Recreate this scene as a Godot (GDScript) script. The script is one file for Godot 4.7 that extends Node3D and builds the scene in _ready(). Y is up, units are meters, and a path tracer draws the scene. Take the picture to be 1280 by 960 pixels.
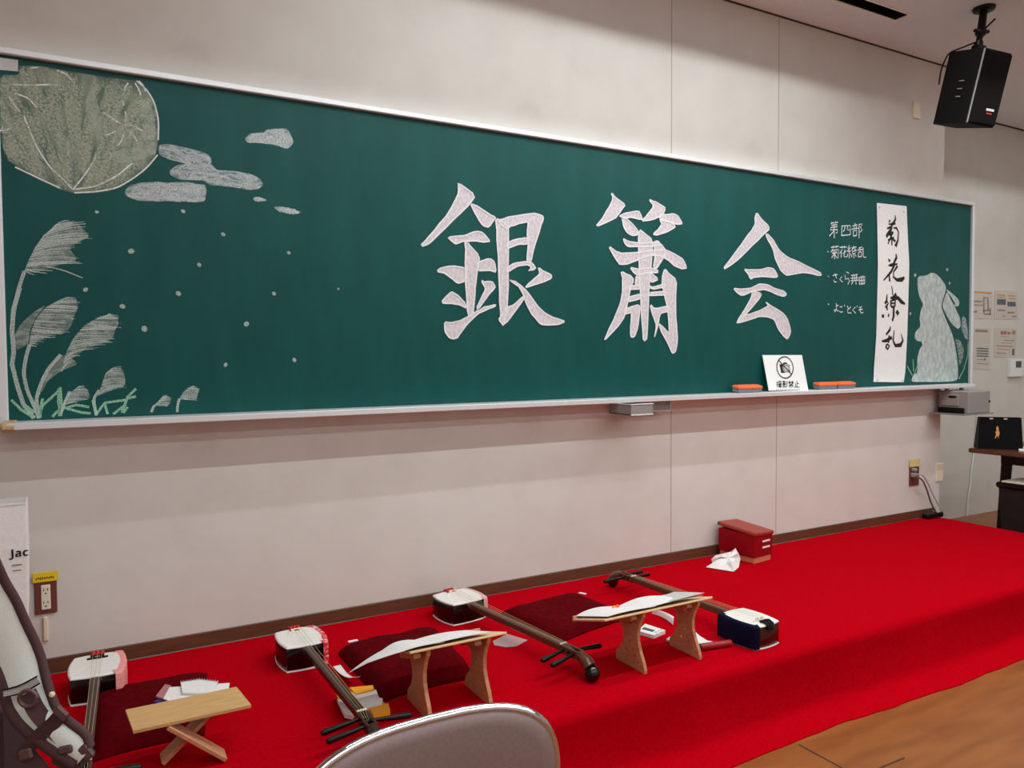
extends Node3D
# A classroom wall with a decorated chalkboard; in front of it a low platform under red carpet
# with four shamisen, cushions and music stands.  x runs along the wall, z comes out of it, y is up.

const FOCAL := 950.0
const EYE := Vector3(0.2314, 1.3309, 3.0145)
const DECK := 0.25          # top of the carpeted platform
const B0 := 1.1244          # lower edge of the green board face
const BH := 1.2
const BW := 5.487
const CEIL := 3.2118
const WALL := -0.015        # face of the wall behind the board
const LAMP := Color(0.95, 0.985, 0.985)
var look := Basis.from_euler(Vector3(-0.0374, -0.5092, -0.0064))
var M := {}
var used := {}


# ---------------------------------------------------------------- measuring helpers
func ray(u: float, v: float) -> Vector3:
	return look * Vector3((u - 640.0) / FOCAL, (480.0 - v) / FOCAL, -1.0)

func on_wall(u: float, v: float, z := 0.0) -> Vector3:
	var d := ray(u, v)
	return EYE + d * ((z - EYE.z) / d.z)

func on_deck(u: float, v: float, h := 0.0) -> Vector3:
	var d := ray(u, v)
	return EYE + d * ((DECK + h - EYE.y) / d.y)

func at_depth(u: float, v: float, d: float) -> Vector3:
	return EYE + ray(u, v) * d


# ---------------------------------------------------------------- mesh builder
class Mb:
	var st := SurfaceTool.new()
	var o := Vector3.ZERO

	func _init(origin := Vector3.ZERO) -> void:
		o = origin
		st.begin(Mesh.PRIMITIVE_TRIANGLES)

	func tri(a: Vector3, b: Vector3, c: Vector3, g := -1) -> void:      # counter-clockwise from outside
		for p in [a, c, b]:
			st.set_smooth_group(g)
			st.add_vertex(p - o)

	func quad(a: Vector3, b: Vector3, c: Vector3, d: Vector3, g := -1) -> void:
		tri(a, b, c, g)
		tri(a, c, d, g)

	func face(p: Array, out: Vector3, g := -1) -> void:                 # a convex face wound towards out
		var n: Vector3 = (p[1] - p[0]).cross(p[2] - p[0])
		var q := p.duplicate()
		if n.dot(out) < 0.0:
			q.reverse()
		for i in range(1, q.size() - 1):
			tri(q[0], q[i], q[i + 1], g)

	func box(c: Vector3, s: Vector3, b := Basis.IDENTITY, bev := 0.0) -> void:
		var h := s * 0.5
		bev = minf(bev, minf(h.x, minf(h.y, h.z)) * 0.9)
		var pt := func(sg: Vector3, axis: int) -> Vector3:
			var v := Vector3.ZERO
			for k in 3:
				v[k] = sg[k] * (h[k] if k == axis else h[k] - bev)
			return c + b * v
		for a in 3:
			var a1 := (a + 1) % 3
			var a2 := (a + 2) % 3
			for s0 in [-1, 1]:
				var ps := []
				for e in [[-1, -1], [1, -1], [1, 1], [-1, 1]]:
					var sg := Vector3.ZERO
					sg[a] = s0
					sg[a1] = e[0]
					sg[a2] = e[1]
					ps.append(pt.call(sg, a))
				var out := Vector3.ZERO
				out[a] = s0
				face(ps, b * out)
				if bev > 0.0:
					for s1 in [-1, 1]:
						var sa := Vector3.ZERO
						sa[a] = s0
						sa[a1] = s1
						var lo := sa
						var hi := sa
						lo[a2] = -1
						hi[a2] = 1
						face([pt.call(lo, a), pt.call(hi, a), pt.call(hi, a1), pt.call(lo, a1)], b * sa)
		if bev > 0.0:
			for x in [-1, 1]:
				for y in [-1, 1]:
					for z in [-1, 1]:
						var sg := Vector3(x, y, z)
						face([pt.call(sg, 0), pt.call(sg, 1), pt.call(sg, 2)], b * sg)

	func loft(rings: Array, closed := true, cap0 := true, cap1 := true, g := 1) -> void:
		var m: int = rings[0].size()
		for i in rings.size() - 1:
			for j in (m if closed else m - 1):
				var k := (j + 1) % m
				quad(rings[i][j], rings[i][k], rings[i + 1][k], rings[i + 1][j], g)
		if cap0:
			fan(rings[0], true)
		if cap1:
			fan(rings[rings.size() - 1], false)

	func fan(r: Array, flip: bool, g := -1) -> void:
		var c := Vector3.ZERO
		for p in r:
			c += p
		c /= r.size()
		for j in r.size():
			var k := (j + 1) % r.size()
			if flip:
				tri(c, r[k], r[j], g)
			else:
				tri(c, r[j], r[k], g)

	func tube(pts: Array, rad: Variant, seg := 8, caps := true, flat := 1.0, side := Vector3.ZERO) -> void:
		var rings := []
		var n := side if side != Vector3.ZERO else Vector3(0.31, 0.87, 0.22)
		for i in pts.size():
			var t: Vector3 = (pts[mini(i + 1, pts.size() - 1)] - pts[maxi(i - 1, 0)]).normalized()
			n = (n - t * n.dot(t)).normalized()
			if n.length() < 0.5:
				n = t.cross(Vector3(0.6, 0.2, 0.7)).normalized()
			var bn := t.cross(n)
			var r: float = rad[i] if rad is Array else rad
			var ring := []
			for j in seg:
				var a := TAU * j / seg
				ring.append(pts[i] + n * cos(a) * r + bn * sin(a) * r * flat)
			rings.append(ring)
		loft(rings, true, caps, caps)

	func lathe(base: Vector3, prof: Array, seg := 24, b := Basis.IDENTITY) -> void:     # prof: Vector2(radius, height)
		var rings := []
		for p in prof:
			var ring := []
			for j in seg:
				var a := TAU * j / seg
				ring.append(base + b * Vector3(sin(a) * p.x, p.y, cos(a) * p.x))
			rings.append(ring)
		loft(rings)

	func ball(c: Vector3, r: Vector3, seg := 16, b := Basis.IDENTITY) -> void:
		var rings := []
		for i in range(1, seg / 2):
			var t := PI * i / (seg / 2) - PI / 2
			var ring := []
			for j in seg:
				var a := TAU * j / seg
				ring.append(c + b * Vector3(sin(a) * cos(t) * r.x, sin(t) * r.y, cos(a) * cos(t) * r.z))
			rings.append(ring)
		loft(rings)

	func flat_poly(p: Array, out: Vector3) -> void:                     # any simple polygon lying in a plane
		var c := Vector3.ZERO
		for q in p:
			c += q / p.size()
		var n := out.normalized()
		var ax := (n.cross(Vector3.UP) if absf(n.y) < 0.9 else n.cross(Vector3.RIGHT)).normalized()
		var ay := n.cross(ax)
		var flat := PackedVector2Array()
		for q in p:
			flat.append(Vector2((q - c).dot(ax), (q - c).dot(ay)))
		var ids := Geometry2D.triangulate_polygon(flat)
		if ids.is_empty():
			push_warning("polygon does not triangulate")
		for i in range(0, ids.size(), 3):
			face([p[ids[i]], p[ids[i + 1]], p[ids[i + 2]]], out)

	func slab(p: Array, out: Vector3, depth: float) -> void:            # that polygon with a thickness
		flat_poly(p, out)
		var d := -out.normalized() * depth
		var back := []
		var c := Vector3.ZERO
		for q in p:
			back.append(q + d)
			c += q / p.size()
		flat_poly(back, -out)
		var turn := 0.0
		for i in p.size():
			turn += (p[i] - c).cross(p[(i + 1) % p.size()] - c).dot(out)
		for i in p.size():
			var k := (i + 1) % p.size()
			if turn > 0.0:
				quad(p[i], back[i], back[k], p[k])
			else:
				quad(p[k], back[k], back[i], p[i])

	func ribbon(p: Array, w: Variant, out: Vector3, closed := false) -> void:   # a drawn line on a plane
		var n := p.size()
		var l := []
		var r := []
		for i in n:
			var a: Vector3 = p[(i - 1 + n) % n] if closed or i > 0 else p[i]
			var b: Vector3 = p[(i + 1) % n] if closed or i < n - 1 else p[i]
			var s: Vector3 = out.cross((b - a)).normalized() * 0.5 * (w[i] if w is Array else w)
			l.append(p[i] + s)
			r.append(p[i] - s)
		for i in (n if closed else n - 1):
			var k := (i + 1) % n
			if (l[i] - r[i]).length() + (l[k] - r[k]).length() > 1e-6:
				face([l[i], r[i], r[k], l[k]], out)

	func patch(f: Callable, nu: int, nv: int, g := 1) -> void:          # a curved sheet f(u, v)
		for i in nu:
			for j in nv:
				quad(f.call(float(i) / nu, float(j) / nv), f.call(float(i + 1) / nu, float(j) / nv), f.call(float(i + 1) / nu, float(j + 1) / nv), f.call(float(i) / nu, float(j + 1) / nv), g)

	func thick_patch(f: Callable, nu: int, nv: int, d: Vector3) -> void:
		patch(f, nu, nv, 1)
		patch(func(u: float, v: float) -> Vector3: return f.call(v, u) - d, nv, nu, 2)
		for k in 4:
			var m := nu if k % 2 == 0 else nv
			for i in m:
				var t0 := float(i) / m
				var t1 := float(i + 1) / m
				var a: Vector3 = f.call([t0, 1.0, 1.0 - t0, 0.0][k], [0.0, t0, 1.0, 1.0 - t0][k])
				var b: Vector3 = f.call([t1, 1.0, 1.0 - t1, 0.0][k], [0.0, t1, 1.0, 1.0 - t1][k])
				quad(a, a - d, b - d, b)

	func mesh() -> ArrayMesh:
		st.generate_normals()
		return st.commit()


# ---------------------------------------------------------------- scene helpers
func numbered(called: String) -> String:
	var k: int = used.get(called, -1) + 1
	used[called] = k
	return called if k == 0 else "%s_%03d" % [called, k]

func tag(o: Node, label: String, category: String, group := "") -> Node:
	o.set_meta("label", label)
	o.set_meta("category", category)
	if group:
		o.set_meta("group", group)
	return o

func thing(called: String, label: String, category: String, at := Vector3.ZERO, turn := 0.0, group := "") -> Node3D:
	var o := Node3D.new()
	o.name = numbered(called)
	add_child(o)
	o.position = at
	o.rotation.y = turn
	tag(o, label, category, group)
	return o

func part(called: String, mb: Mb, m: Material, parent: Node, label := "") -> MeshInstance3D:
	var o := MeshInstance3D.new()
	o.name = numbered(called) if parent == self else called
	o.mesh = mb.mesh()
	o.material_override = m
	parent.add_child(o, true)
	if label:
		o.set_meta("label", label)
	return o

func struct(called: String, mb: Mb, m: Material) -> MeshInstance3D:
	var o := part(called, mb, m, self)
	o.set_meta("kind", "structure")
	return o


# ---------------------------------------------------------------- materials
func plain(c: Color, rough := 0.7, metal := 0.0, spec := 0.5) -> StandardMaterial3D:
	var m := StandardMaterial3D.new()
	m.albedo_color = c
	m.roughness = rough
	m.metallic = metal
	m.metallic_specular = spec
	m.cull_mode = BaseMaterial3D.CULL_DISABLED
	return m

func rgb(r: int, g: int, b: int) -> Color:
	return Color8(r, g, b)

func noise(seed_: int, freq: float, oct := 4) -> FastNoiseLite:
	var n := FastNoiseLite.new()
	n.seed = seed_
	n.noise_type = FastNoiseLite.TYPE_SIMPLEX_SMOOTH
	n.frequency = freq
	n.fractal_octaves = oct
	return n

func mottled(c0: Color, c1: Color, seed_: int, freq: float, scale_: Vector3, rough := 0.8, bump := 0.0, mids := [], in_world := true) -> StandardMaterial3D:
	var m := plain(Color.WHITE, rough)
	var t := NoiseTexture2D.new()
	t.width = 512
	t.height = 512
	t.seamless = true
	t.noise = noise(seed_, freq)
	var g := Gradient.new()
	g.set_color(0, c0)
	g.set_color(1, c1)
	for k in mids:
		g.add_point(k[0], k[1])
	t.color_ramp = g
	m.albedo_texture = t
	m.uv1_triplanar = true
	m.uv1_world_triplanar = in_world
	m.uv1_scale = scale_
	if bump > 0.0:
		var b := NoiseTexture2D.new()
		b.width = 512
		b.height = 512
		b.seamless = true
		b.as_normal_map = true
		b.bump_strength = bump
		b.noise = noise(seed_ + 7, freq)
		m.normal_enabled = true
		m.normal_texture = b
	return m

func chalk(c: Color, lo: float, hi: float, seed_: int, freq: float, scale_: Vector3) -> StandardMaterial3D:
	var im := noise(seed_, freq, 5).get_seamless_image(256, 256)
	im.convert(Image.FORMAT_L8)
	var src := im.get_data()
	var rng := RandomNumberGenerator.new()
	rng.seed = seed_
	var dst := PackedByteArray()
	dst.resize(src.size() * 4)
	dst.fill(255)
	for i in src.size():
		var v := smoothstep(0.2, 0.8, src[i] / 255.0) + rng.randf_range(-0.12, 0.12)
		dst[i * 4 + 3] = int(255.0 * clampf(lerpf(lo, hi, v), 0.0, 1.0))
	var m := plain(c, 0.95, 0.0, 0.2)
	m.albedo_texture = ImageTexture.create_from_image(Image.create_from_data(256, 256, false, Image.FORMAT_RGBA8, dst))
	m.transparency = BaseMaterial3D.TRANSPARENCY_ALPHA
	m.uv1_triplanar = true
	m.uv1_world_triplanar = true
	m.uv1_scale = scale_
	return m

func wood(c0: Color, c1: Color, seed_: int, scale_: Vector3, rough := 0.55, in_world := true) -> StandardMaterial3D:
	return mottled(c0, c1, seed_, 0.012, scale_, rough, 0.0, [], in_world)

func make_materials() -> void:
	M.wall = mottled(rgb(205, 199, 194), rgb(217, 213, 208), 3, 0.008, Vector3(0.7, 0.7, 0.7), 0.75, 0.0, [[0.2, rgb(211, 206, 201)], [0.4, rgb(213, 208, 203)]])
	M.ceiling = mottled(rgb(224, 228, 231), rgb(232, 236, 239), 5, 0.06, Vector3(1.5, 1.5, 1.5), 0.95, 1.5)
	M.carpet = mottled(rgb(164, 0, 14), rgb(184, 2, 22), 11, 0.05, Vector3(2.2, 2.2, 2.2), 1.0, 1.0)
	M.carpet.metallic_specular = 0.1
	M.velvet = mottled(rgb(72, 0, 7), rgb(100, 2, 12), 13, 0.02, Vector3(3, 3, 3), 0.95, 1.0)
	M.velvet.metallic_specular = 0.15
	M.floor = mottled(rgb(124, 70, 30), rgb(154, 94, 44), 17, 0.014, Vector3(0.3, 1.0, 1.6), 0.38, 0.0, [[0.5, rgb(140, 82, 36)]])
	M.deck_wood = plain(rgb(186, 150, 112), 0.6)
	M.baseboard = mottled(rgb(84, 50, 32), rgb(104, 66, 42), 19, 0.02, Vector3(0.6, 4, 4), 0.5)
	M.board = mottled(rgb(12, 70, 67), rgb(17, 79, 76), 23, 0.01, Vector3(1.3, 0.3, 0.9), 0.42)
	M.board.metallic_specular = 0.3
	M.alu = plain(rgb(225, 226, 230), 0.35, 0.35)
	M.alu_dark = plain(rgb(150, 146, 144), 0.45, 0.5)
	M.cap = plain(rgb(190, 158, 118), 0.5)
	M.chalk = chalk(rgb(216, 206, 212), 0.8, 1.0, 31, 0.03, Vector3(9, 5, 6))
	M.chalk_edge = chalk(rgb(232, 228, 232), 0.75, 1.1, 32, 0.08, Vector3(8, 8, 8))
	M.chalk_thin = chalk(rgb(205, 214, 210), 0.3, 0.9, 33, 0.1, Vector3(9, 9, 9))
	M.chalk_haze = chalk(rgb(200, 208, 200), 0.2, 0.46, 34, 0.03, Vector3(2.5, 5, 4))
	M.chalk_cloud = chalk(rgb(204, 214, 220), 0.25, 0.55, 35, 0.03, Vector3(3.2, 8, 4))
	M.chalk_moon = chalk(rgb(172, 180, 158), 0.22, 0.5, 36, 0.02, Vector3(3.0, 1.8, 4))
	M.chalk_rabbit = chalk(rgb(204, 212, 212), 0.62, 0.84, 37, 0.03, Vector3(3.0, 1.8, 4))
	M.chalk_hatch = chalk(rgb(212, 218, 220), 0.15, 0.6, 40, 0.06, Vector3(6, 6, 6))
	M.chalk_hatch_warm = chalk(rgb(196, 202, 184), 0.05, 0.45, 42, 0.06, Vector3(6, 6, 6))
	M.chalk_soft = chalk(rgb(214, 220, 220), 0.0, 0.3, 45, 0.05, Vector3(5, 5, 5))
	M.chalk_green = chalk(rgb(158, 206, 178), 0.45, 1.0, 38, 0.08, Vector3(8, 8, 8))
	M.ink = plain(rgb(16, 14, 16), 0.6)
	M.paper = mottled(rgb(226, 222, 222), rgb(238, 234, 234), 41, 0.03, Vector3(4, 4, 4), 0.85)
	M.paper_grey = plain(rgb(196, 192, 190), 0.8)
	M.paper_thin = plain(Color(0.86, 0.78, 0.78, 0.42), 0.6)
	M.paper_thin.transparency = BaseMaterial3D.TRANSPARENCY_ALPHA
	M.black = plain(rgb(7, 5, 6), 0.4, 0.0, 0.35)
	M.black_matte = mottled(rgb(8, 5, 6), rgb(13, 9, 10), 43, 0.09, Vector3(5, 5, 5), 0.75, 1.5)
	M.black_matte.metallic_specular = 0.3
	M.black_gloss = plain(rgb(10, 8, 10), 0.15)
	M.grille = mottled(rgb(7, 3, 4), rgb(14, 8, 9), 44, 0.25, Vector3(6, 6, 6), 0.7, 2.0)
	M.grille.metallic_specular = 0.25
	M.skin = mottled(rgb(226, 221, 216), rgb(238, 234, 230), 47, 0.02, Vector3(4, 4, 4), 0.5)
	M.rosewood = mottled(rgb(40, 10, 10), rgb(66, 20, 16), 49, 0.03, Vector3(5, 5, 5), 0.25)
	M.neck_dark = mottled(rgb(46, 28, 20), rgb(68, 44, 32), 51, 0.03, Vector3(6, 6, 6), 0.3)
	M.neck = mottled(rgb(82, 50, 38), rgb(108, 70, 54), 51, 0.03, Vector3(6, 6, 6), 0.3)
	M.navy = plain(rgb(8, 6, 42), 0.8, 0.0, 0.25)
	M.pink = mottled(rgb(226, 120, 118), rgb(242, 176, 170), 53, 0.03, Vector3(7, 7, 7), 0.6)
	M.redwhite = mottled(rgb(206, 22, 34), rgb(238, 214, 214), 55, 0.016, Vector3(5, 5, 5), 0.5, 0.0, [[0.58, rgb(208, 26, 38)], [0.68, rgb(236, 205, 206)]])
	M.redcord = plain(rgb(206, 40, 40), 0.6)
	M.clear = plain(rgb(214, 170, 166), 0.3)
	M.string_ = plain(rgb(190, 176, 130), 0.4)
	M.ivory = plain(rgb(232, 224, 206), 0.4)
	M.ply = wood(rgb(176, 118, 82), rgb(206, 150, 110), 57, Vector3(3, 14, 3), 0.6)
	M.ply_pale = wood(rgb(190, 146, 92), rgb(212, 170, 116), 59, Vector3(1.5, 6, 14), 0.55)
	M.ply_edge = plain(rgb(226, 186, 142), 0.6)
	M.yellow = plain(rgb(236, 160, 22), 0.6)
	M.tape = plain(rgb(236, 204, 30), 0.5)
	M.brown_plate = plain(rgb(112, 56, 50), 0.45)
	M.cream = plain(rgb(226, 214, 190), 0.5)
	M.white = plain(rgb(236, 236, 236), 0.45)
	M.grey = plain(rgb(142, 136, 134), 0.5)
	M.grey_light = plain(rgb(178, 172, 170), 0.5)
	M.felt = plain(rgb(120, 128, 140), 0.95)
	M.orange = plain(rgb(240, 110, 60), 0.75)
	M.chrome = plain(rgb(205, 204, 208), 0.05, 1.0)
	M.vinyl = mottled(rgb(128, 107, 107), rgb(142, 119, 119), 61, 0.04, Vector3(5, 5, 5), 0.5, 0.4)
	M.mesh_white = mottled(rgb(236, 244, 240), rgb(247, 251, 248), 63, 0.15, Vector3(8, 8, 8), 0.9, 4.0)
	M.strap = mottled(rgb(58, 32, 33), rgb(80, 48, 48), 65, 0.12, Vector3(9, 9, 9), 0.8, 1.5)
	M.buckle = plain(rgb(92, 64, 64), 0.4)
	M.bag_dark = mottled(rgb(40, 18, 28), rgb(58, 30, 40), 67, 0.1, Vector3(6, 6, 6), 0.9, 2.0)
	M.bag_black = plain(rgb(3, 3, 6), 0.45, 0.0, 0.25)
	M.gold = plain(rgb(216, 150, 84), 0.45, 0.2)
	M.red_box = mottled(rgb(134, 2, 16), rgb(158, 6, 24), 69, 0.03, Vector3(5, 5, 5), 0.6)
	M.red_box.metallic_specular = 0.25
	M.red_gold = mottled(rgb(120, 14, 20), rgb(206, 120, 76), 71, 0.03, Vector3(16, 16, 16), 0.4, 0.0, [[0.5, rgb(140, 24, 26)], [0.62, rgb(170, 60, 40)]])
	M.carton = plain(rgb(206, 120, 88), 0.8)
	M.table_top = wood(rgb(74, 34, 18), rgb(104, 54, 30), 73, Vector3(2, 8, 8), 0.3)
	M.table_dark = plain(rgb(26, 9, 9), 0.45, 0.0, 0.3)
	M.bin = plain(rgb(40, 32, 33), 0.5, 0.0, 0.3)
	M.lcd = plain(rgb(70, 74, 78), 0.3)
	M.cable = plain(rgb(110, 90, 92), 0.5)
	M.gap = plain(rgb(60, 46, 36), 0.8)
	M.seam = plain(rgb(166, 150, 138), 0.8)
	M.purple = plain(rgb(58, 34, 110), 0.6)
	M.pinkish = plain(rgb(176, 112, 118), 0.7)
	M.poster = plain(rgb(206, 196, 186), 0.8)
	M.print_grey = plain(rgb(150, 140, 134), 0.8)
	M.print_orange = plain(rgb(214, 140, 70), 0.8)
	M.print_blue = plain(rgb(96, 104, 116), 0.8)
	M.print_red = plain(rgb(176, 110, 100), 0.8)
	M.lamp_white = plain(rgb(236, 236, 232), 0.6)
	M.tube = plain(rgb(255, 252, 244), 0.4)
	M.tube.emission_enabled = true
	M.tube.emission = Color(1.0, 0.97, 0.92)
	M.tube.emission_energy_multiplier = 1.2


# ---------------------------------------------------------------- lamps: recessed tubes in louvred troughs
func ceiling_lamp(x0: float, x1: float, z: float, energy: float, label: String, h := 0.073) -> void:
	var w := 0.26
	var at := Vector3((x0 + x1) / 2, CEIL, z)
	var t := thing("ceiling_light", label, "ceiling light", at, 0.0, "recessed ceiling lights above the platform and room")
	var hs := Mb.new()
	var l := x1 - x0
	hs.box(Vector3(0, h + 0.055, 0), Vector3(l + 0.04, 0.02, w + 0.04))
	for s in [-1, 1]:
		hs.box(Vector3(0, (h + 0.045) / 2, s * (w / 2 + 0.01)), Vector3(l + 0.04, h + 0.045, 0.02))
		hs.box(Vector3(s * (l / 2 + 0.01), (h + 0.045) / 2, 0), Vector3(0.02, h + 0.045, w))
	part("housing", hs, M.lamp_white, t)
	var tb := Mb.new()
	tb.tube([Vector3(-l / 2 + 0.02, h + 0.018, 0), Vector3(l / 2 - 0.02, h + 0.018, 0)], 0.015, 10)
	part("tube", tb, M.tube, t)
	var a := AreaLight3D.new()
	a.name = "tube_light"
	a.area_size = Vector2(l - 0.04, 0.03)
	a.area_normalize_energy = true
	a.light_energy = energy
	a.light_color = LAMP
	a.set("area_range", 14.0)
	a.shadow_enabled = true
	a.rotation = Vector3(-PI / 2, 0, 0)
	a.position = Vector3(0, h, 0)
	t.add_child(a)


func flat_lamp(x0: float, x1: float, z: float, energy: float, label: String) -> void:
	var t := thing("ceiling_light", label, "ceiling light", Vector3((x0 + x1) / 2, CEIL, z), 0.0, "flat panel ceiling lights over the room")
	var l := x1 - x0
	var m := Mb.new()
	m.box(Vector3(0, -0.02, 0), Vector3(l, 0.04, 0.3), Basis.IDENTITY, 0.008)
	part("housing", m, M.lamp_white, t)
	m = Mb.new()
	m.box(Vector3(0, -0.043, 0), Vector3(l - 0.04, 0.006, 0.26), Basis.IDENTITY, 0.002)
	part("diffuser", m, M.tube, t)
	var a := AreaLight3D.new()
	a.name = "panel_light"
	a.area_size = Vector2(l - 0.04, 0.26)
	a.area_normalize_energy = true
	a.light_energy = energy
	a.light_color = LAMP
	a.set("area_range", 14.0)
	a.shadow_enabled = true
	a.rotation = Vector3(-PI / 2, 0, 0)
	a.position = Vector3(0, -0.05, 0)
	t.add_child(a)


func _ready() -> void:
	var cam := Camera3D.new()
	cam.name = "camera"
	cam.fov = rad_to_deg(2.0 * atan(480.0 / FOCAL))
	cam.near = 0.05
	cam.far = 60.0
	cam.basis = look
	cam.position = EYE
	add_child(cam)
	cam.current = true
	var env := Environment.new()
	env.background_mode = Environment.BG_COLOR
	env.background_color = Color(0.02, 0.02, 0.02)
	env.tonemap_mode = Environment.TONE_MAPPER_LINEAR
	env.tonemap_exposure = 1.2
	env.sdfgi_enabled = true
	env.ssao_enabled = true
	env.ssil_enabled = true
	var we := WorldEnvironment.new()
	we.name = "environment"
	we.environment = env
	add_child(we)
	make_materials()
	# the room's recessed ceiling lamps: a short row close to the board, a long one behind it, two over the seats
	ceiling_lamp(1.1, 4.05, 0.9, 2.8, "long recessed ceiling light close above the middle of the chalkboard", 0.054)
	ceiling_lamp(0.3, 6.2, 1.65, 6.0, "long recessed ceiling light over the front edge of the red platform")
	ceiling_lamp(5.9, 7.2, 0.5, 0.95, "short recessed ceiling light over the corner beyond the chalkboard")
	flat_lamp(-1.5, 6.6, 3.4, 4.2, "long flat panel ceiling light over the middle of the room")
	flat_lamp(-1.5, 6.6, 5.1, 7.0, "long flat panel ceiling light at the back of the room")
	build_room()
	build_platform()
	build_board()
	build_tray_things()
	build_wall_fittings()
	build_speaker()
	build_shamisen()
	build_cushions()
	build_stands()
	build_small_things()
	build_side_table()
	build_foreground()


# ---------------------------------------------------------------- the room
func build_room() -> void:
	var f := Mb.new()
	f.box(Vector3(2.3, -0.05, 2.75), Vector3(10.9, 0.1, 7.2))
	struct("floor", f, M.floor)
	# ceiling slab with openings for lamps and the air slot
	var c := Mb.new()
	var xa := -3.15
	var xb := 7.75
	var holes := [[0.265, 0.345, 2.9, 4.26], [0.37, 0.63, 5.9, 7.2], [0.77, 1.03, 1.1, 4.05], [1.52, 1.78, 0.3, 6.2]]
	var z0 := -0.7
	var slab := func(x0: float, x1: float, za: float, zb: float) -> void:
		if zb - za < 0.001:
			return
		c.box(Vector3((x0 + x1) / 2, CEIL + 0.1, (za + zb) / 2), Vector3(x1 - x0, 0.2, zb - za))
	for h in holes:
		slab.call(xa, xb, z0, h[0])
		slab.call(xa, h[2], h[0], h[1])
		slab.call(h[3], h[4] if h.size() > 4 else xb, h[0], h[1])
		if h.size() > 4:
			slab.call(h[5], xb, h[0], h[1])
		z0 = h[1]
	slab.call(xa, xb, z0, 6.35)
	c.box(Vector3(2.3, CEIL + 0.22, 2.8), Vector3(10.9, 0.04, 7.1))
	struct("ceiling", c, M.ceiling)
	var s := Mb.new()
	var at := Vector3(3.58, CEIL, 0.305)
	s.box(Vector3(0, 0.075, 0), Vector3(1.36, 0.01, 0.08))
	for k in [-1, 1]:
		s.box(Vector3(0, 0.04, k * 0.042), Vector3(1.36, 0.08, 0.004))
		s.box(Vector3(k * 0.678, 0.04, 0), Vector3(0.004, 0.08, 0.08))
	var slot := thing("air_slot", "dark narrow air slot let into the ceiling near the board wall", "air vent", at)
	part("duct", s, M.black_matte, slot)
	var lip := Mb.new()
	for k in [-1, 1]:
		lip.box(Vector3(0, -0.002, k * 0.046), Vector3(1.4, 0.006, 0.012))
		lip.box(Vector3(k * 0.686, -0.002, 0), Vector3(0.012, 0.006, 0.08))
	part("rim", lip, M.lamp_white, slot)
	var w := Mb.new()
	w.box(Vector3(1.1, CEIL / 2, -0.36), Vector3(8.2, CEIL, 2.0 * (0.36 + WALL)))
	var wb := struct("wall_back", w, M.wall)
	for x in [2.866, 3.643]:
		var j := Mb.new()
		j.box(Vector3(x, (DECK + 0.05 + CEIL) / 2, WALL), Vector3(0.0035, CEIL - DECK - 0.05, 0.002))
		part("panel_joint", j, M.seam, wb)
	var r := Mb.new()
	r.box(Vector3(6.45, CEIL / 2, -0.63), Vector3(2.5, CEIL, 0.15))
	struct("wall_recess", r, M.wall)
	var wr := Mb.new()
	wr.box(Vector3(7.7, CEIL / 2, 2.8), Vector3(0.1, CEIL, 7.1))
	struct("wall_right", wr, M.wall)
	var wl := Mb.new()
	wl.box(Vector3(-3.05, CEIL / 2, 2.8), Vector3(0.1, CEIL, 7.1))
	struct("wall_left", wl, M.wall)
	var wf := Mb.new()
	wf.box(Vector3(2.3, CEIL / 2, 6.3), Vector3(10.9, CEIL, 0.1))
	struct("wall_front", wf, M.wall)
	var t := Mb.new()
	t.box(Vector3(1.1, CEIL - 0.003, WALL + 0.004), Vector3(8.2, 0.006, 0.008))
	t.box(Vector3(6.4, CEIL - 0.004, -0.549), Vector3(2.5, 0.008, 0.012))
	struct("trim_1", t, M.gap)
	var b := Mb.new()
	b.box(Vector3(1.063, DECK + 0.0255, WALL + 0.004), Vector3(8.125, 0.051, 0.01), Basis.IDENTITY, 0.002)
	struct("baseboard_back", b, M.baseboard)
	# a lift-out cover in the floor with an open joint on two sides
	var hp := Mb.new()
	var a := Vector3(2.312, 0.0, 1.27)
	hp.box(Vector3(2.43, 0.0, 1.385), Vector3(0.222, 0.004, 0.222))
	var hatch := thing("floor_hatch", "square lift-out cover let into the wooden floor before the platform", "floor hatch", Vector3(2.43, 0, 1.385))
	hatch.rotation.y = 0.0
	var cover := Mb.new(Vector3(2.43, 0, 1.385))
	cover.box(Vector3(2.43, 0.0005, 1.385), Vector3(0.224, 0.001, 0.224))
	part("cover", cover, M.floor, hatch)
	var jt := Mb.new(Vector3(2.43, 0, 1.385))
	jt.box(Vector3(2.316, 0.0008, 1.385), Vector3(0.005, 0.0016, 0.232))
	jt.box(Vector3(2.43, 0.0008, 1.499), Vector3(0.232, 0.0016, 0.005))
	part("joint", jt, M.gap, hatch)


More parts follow.
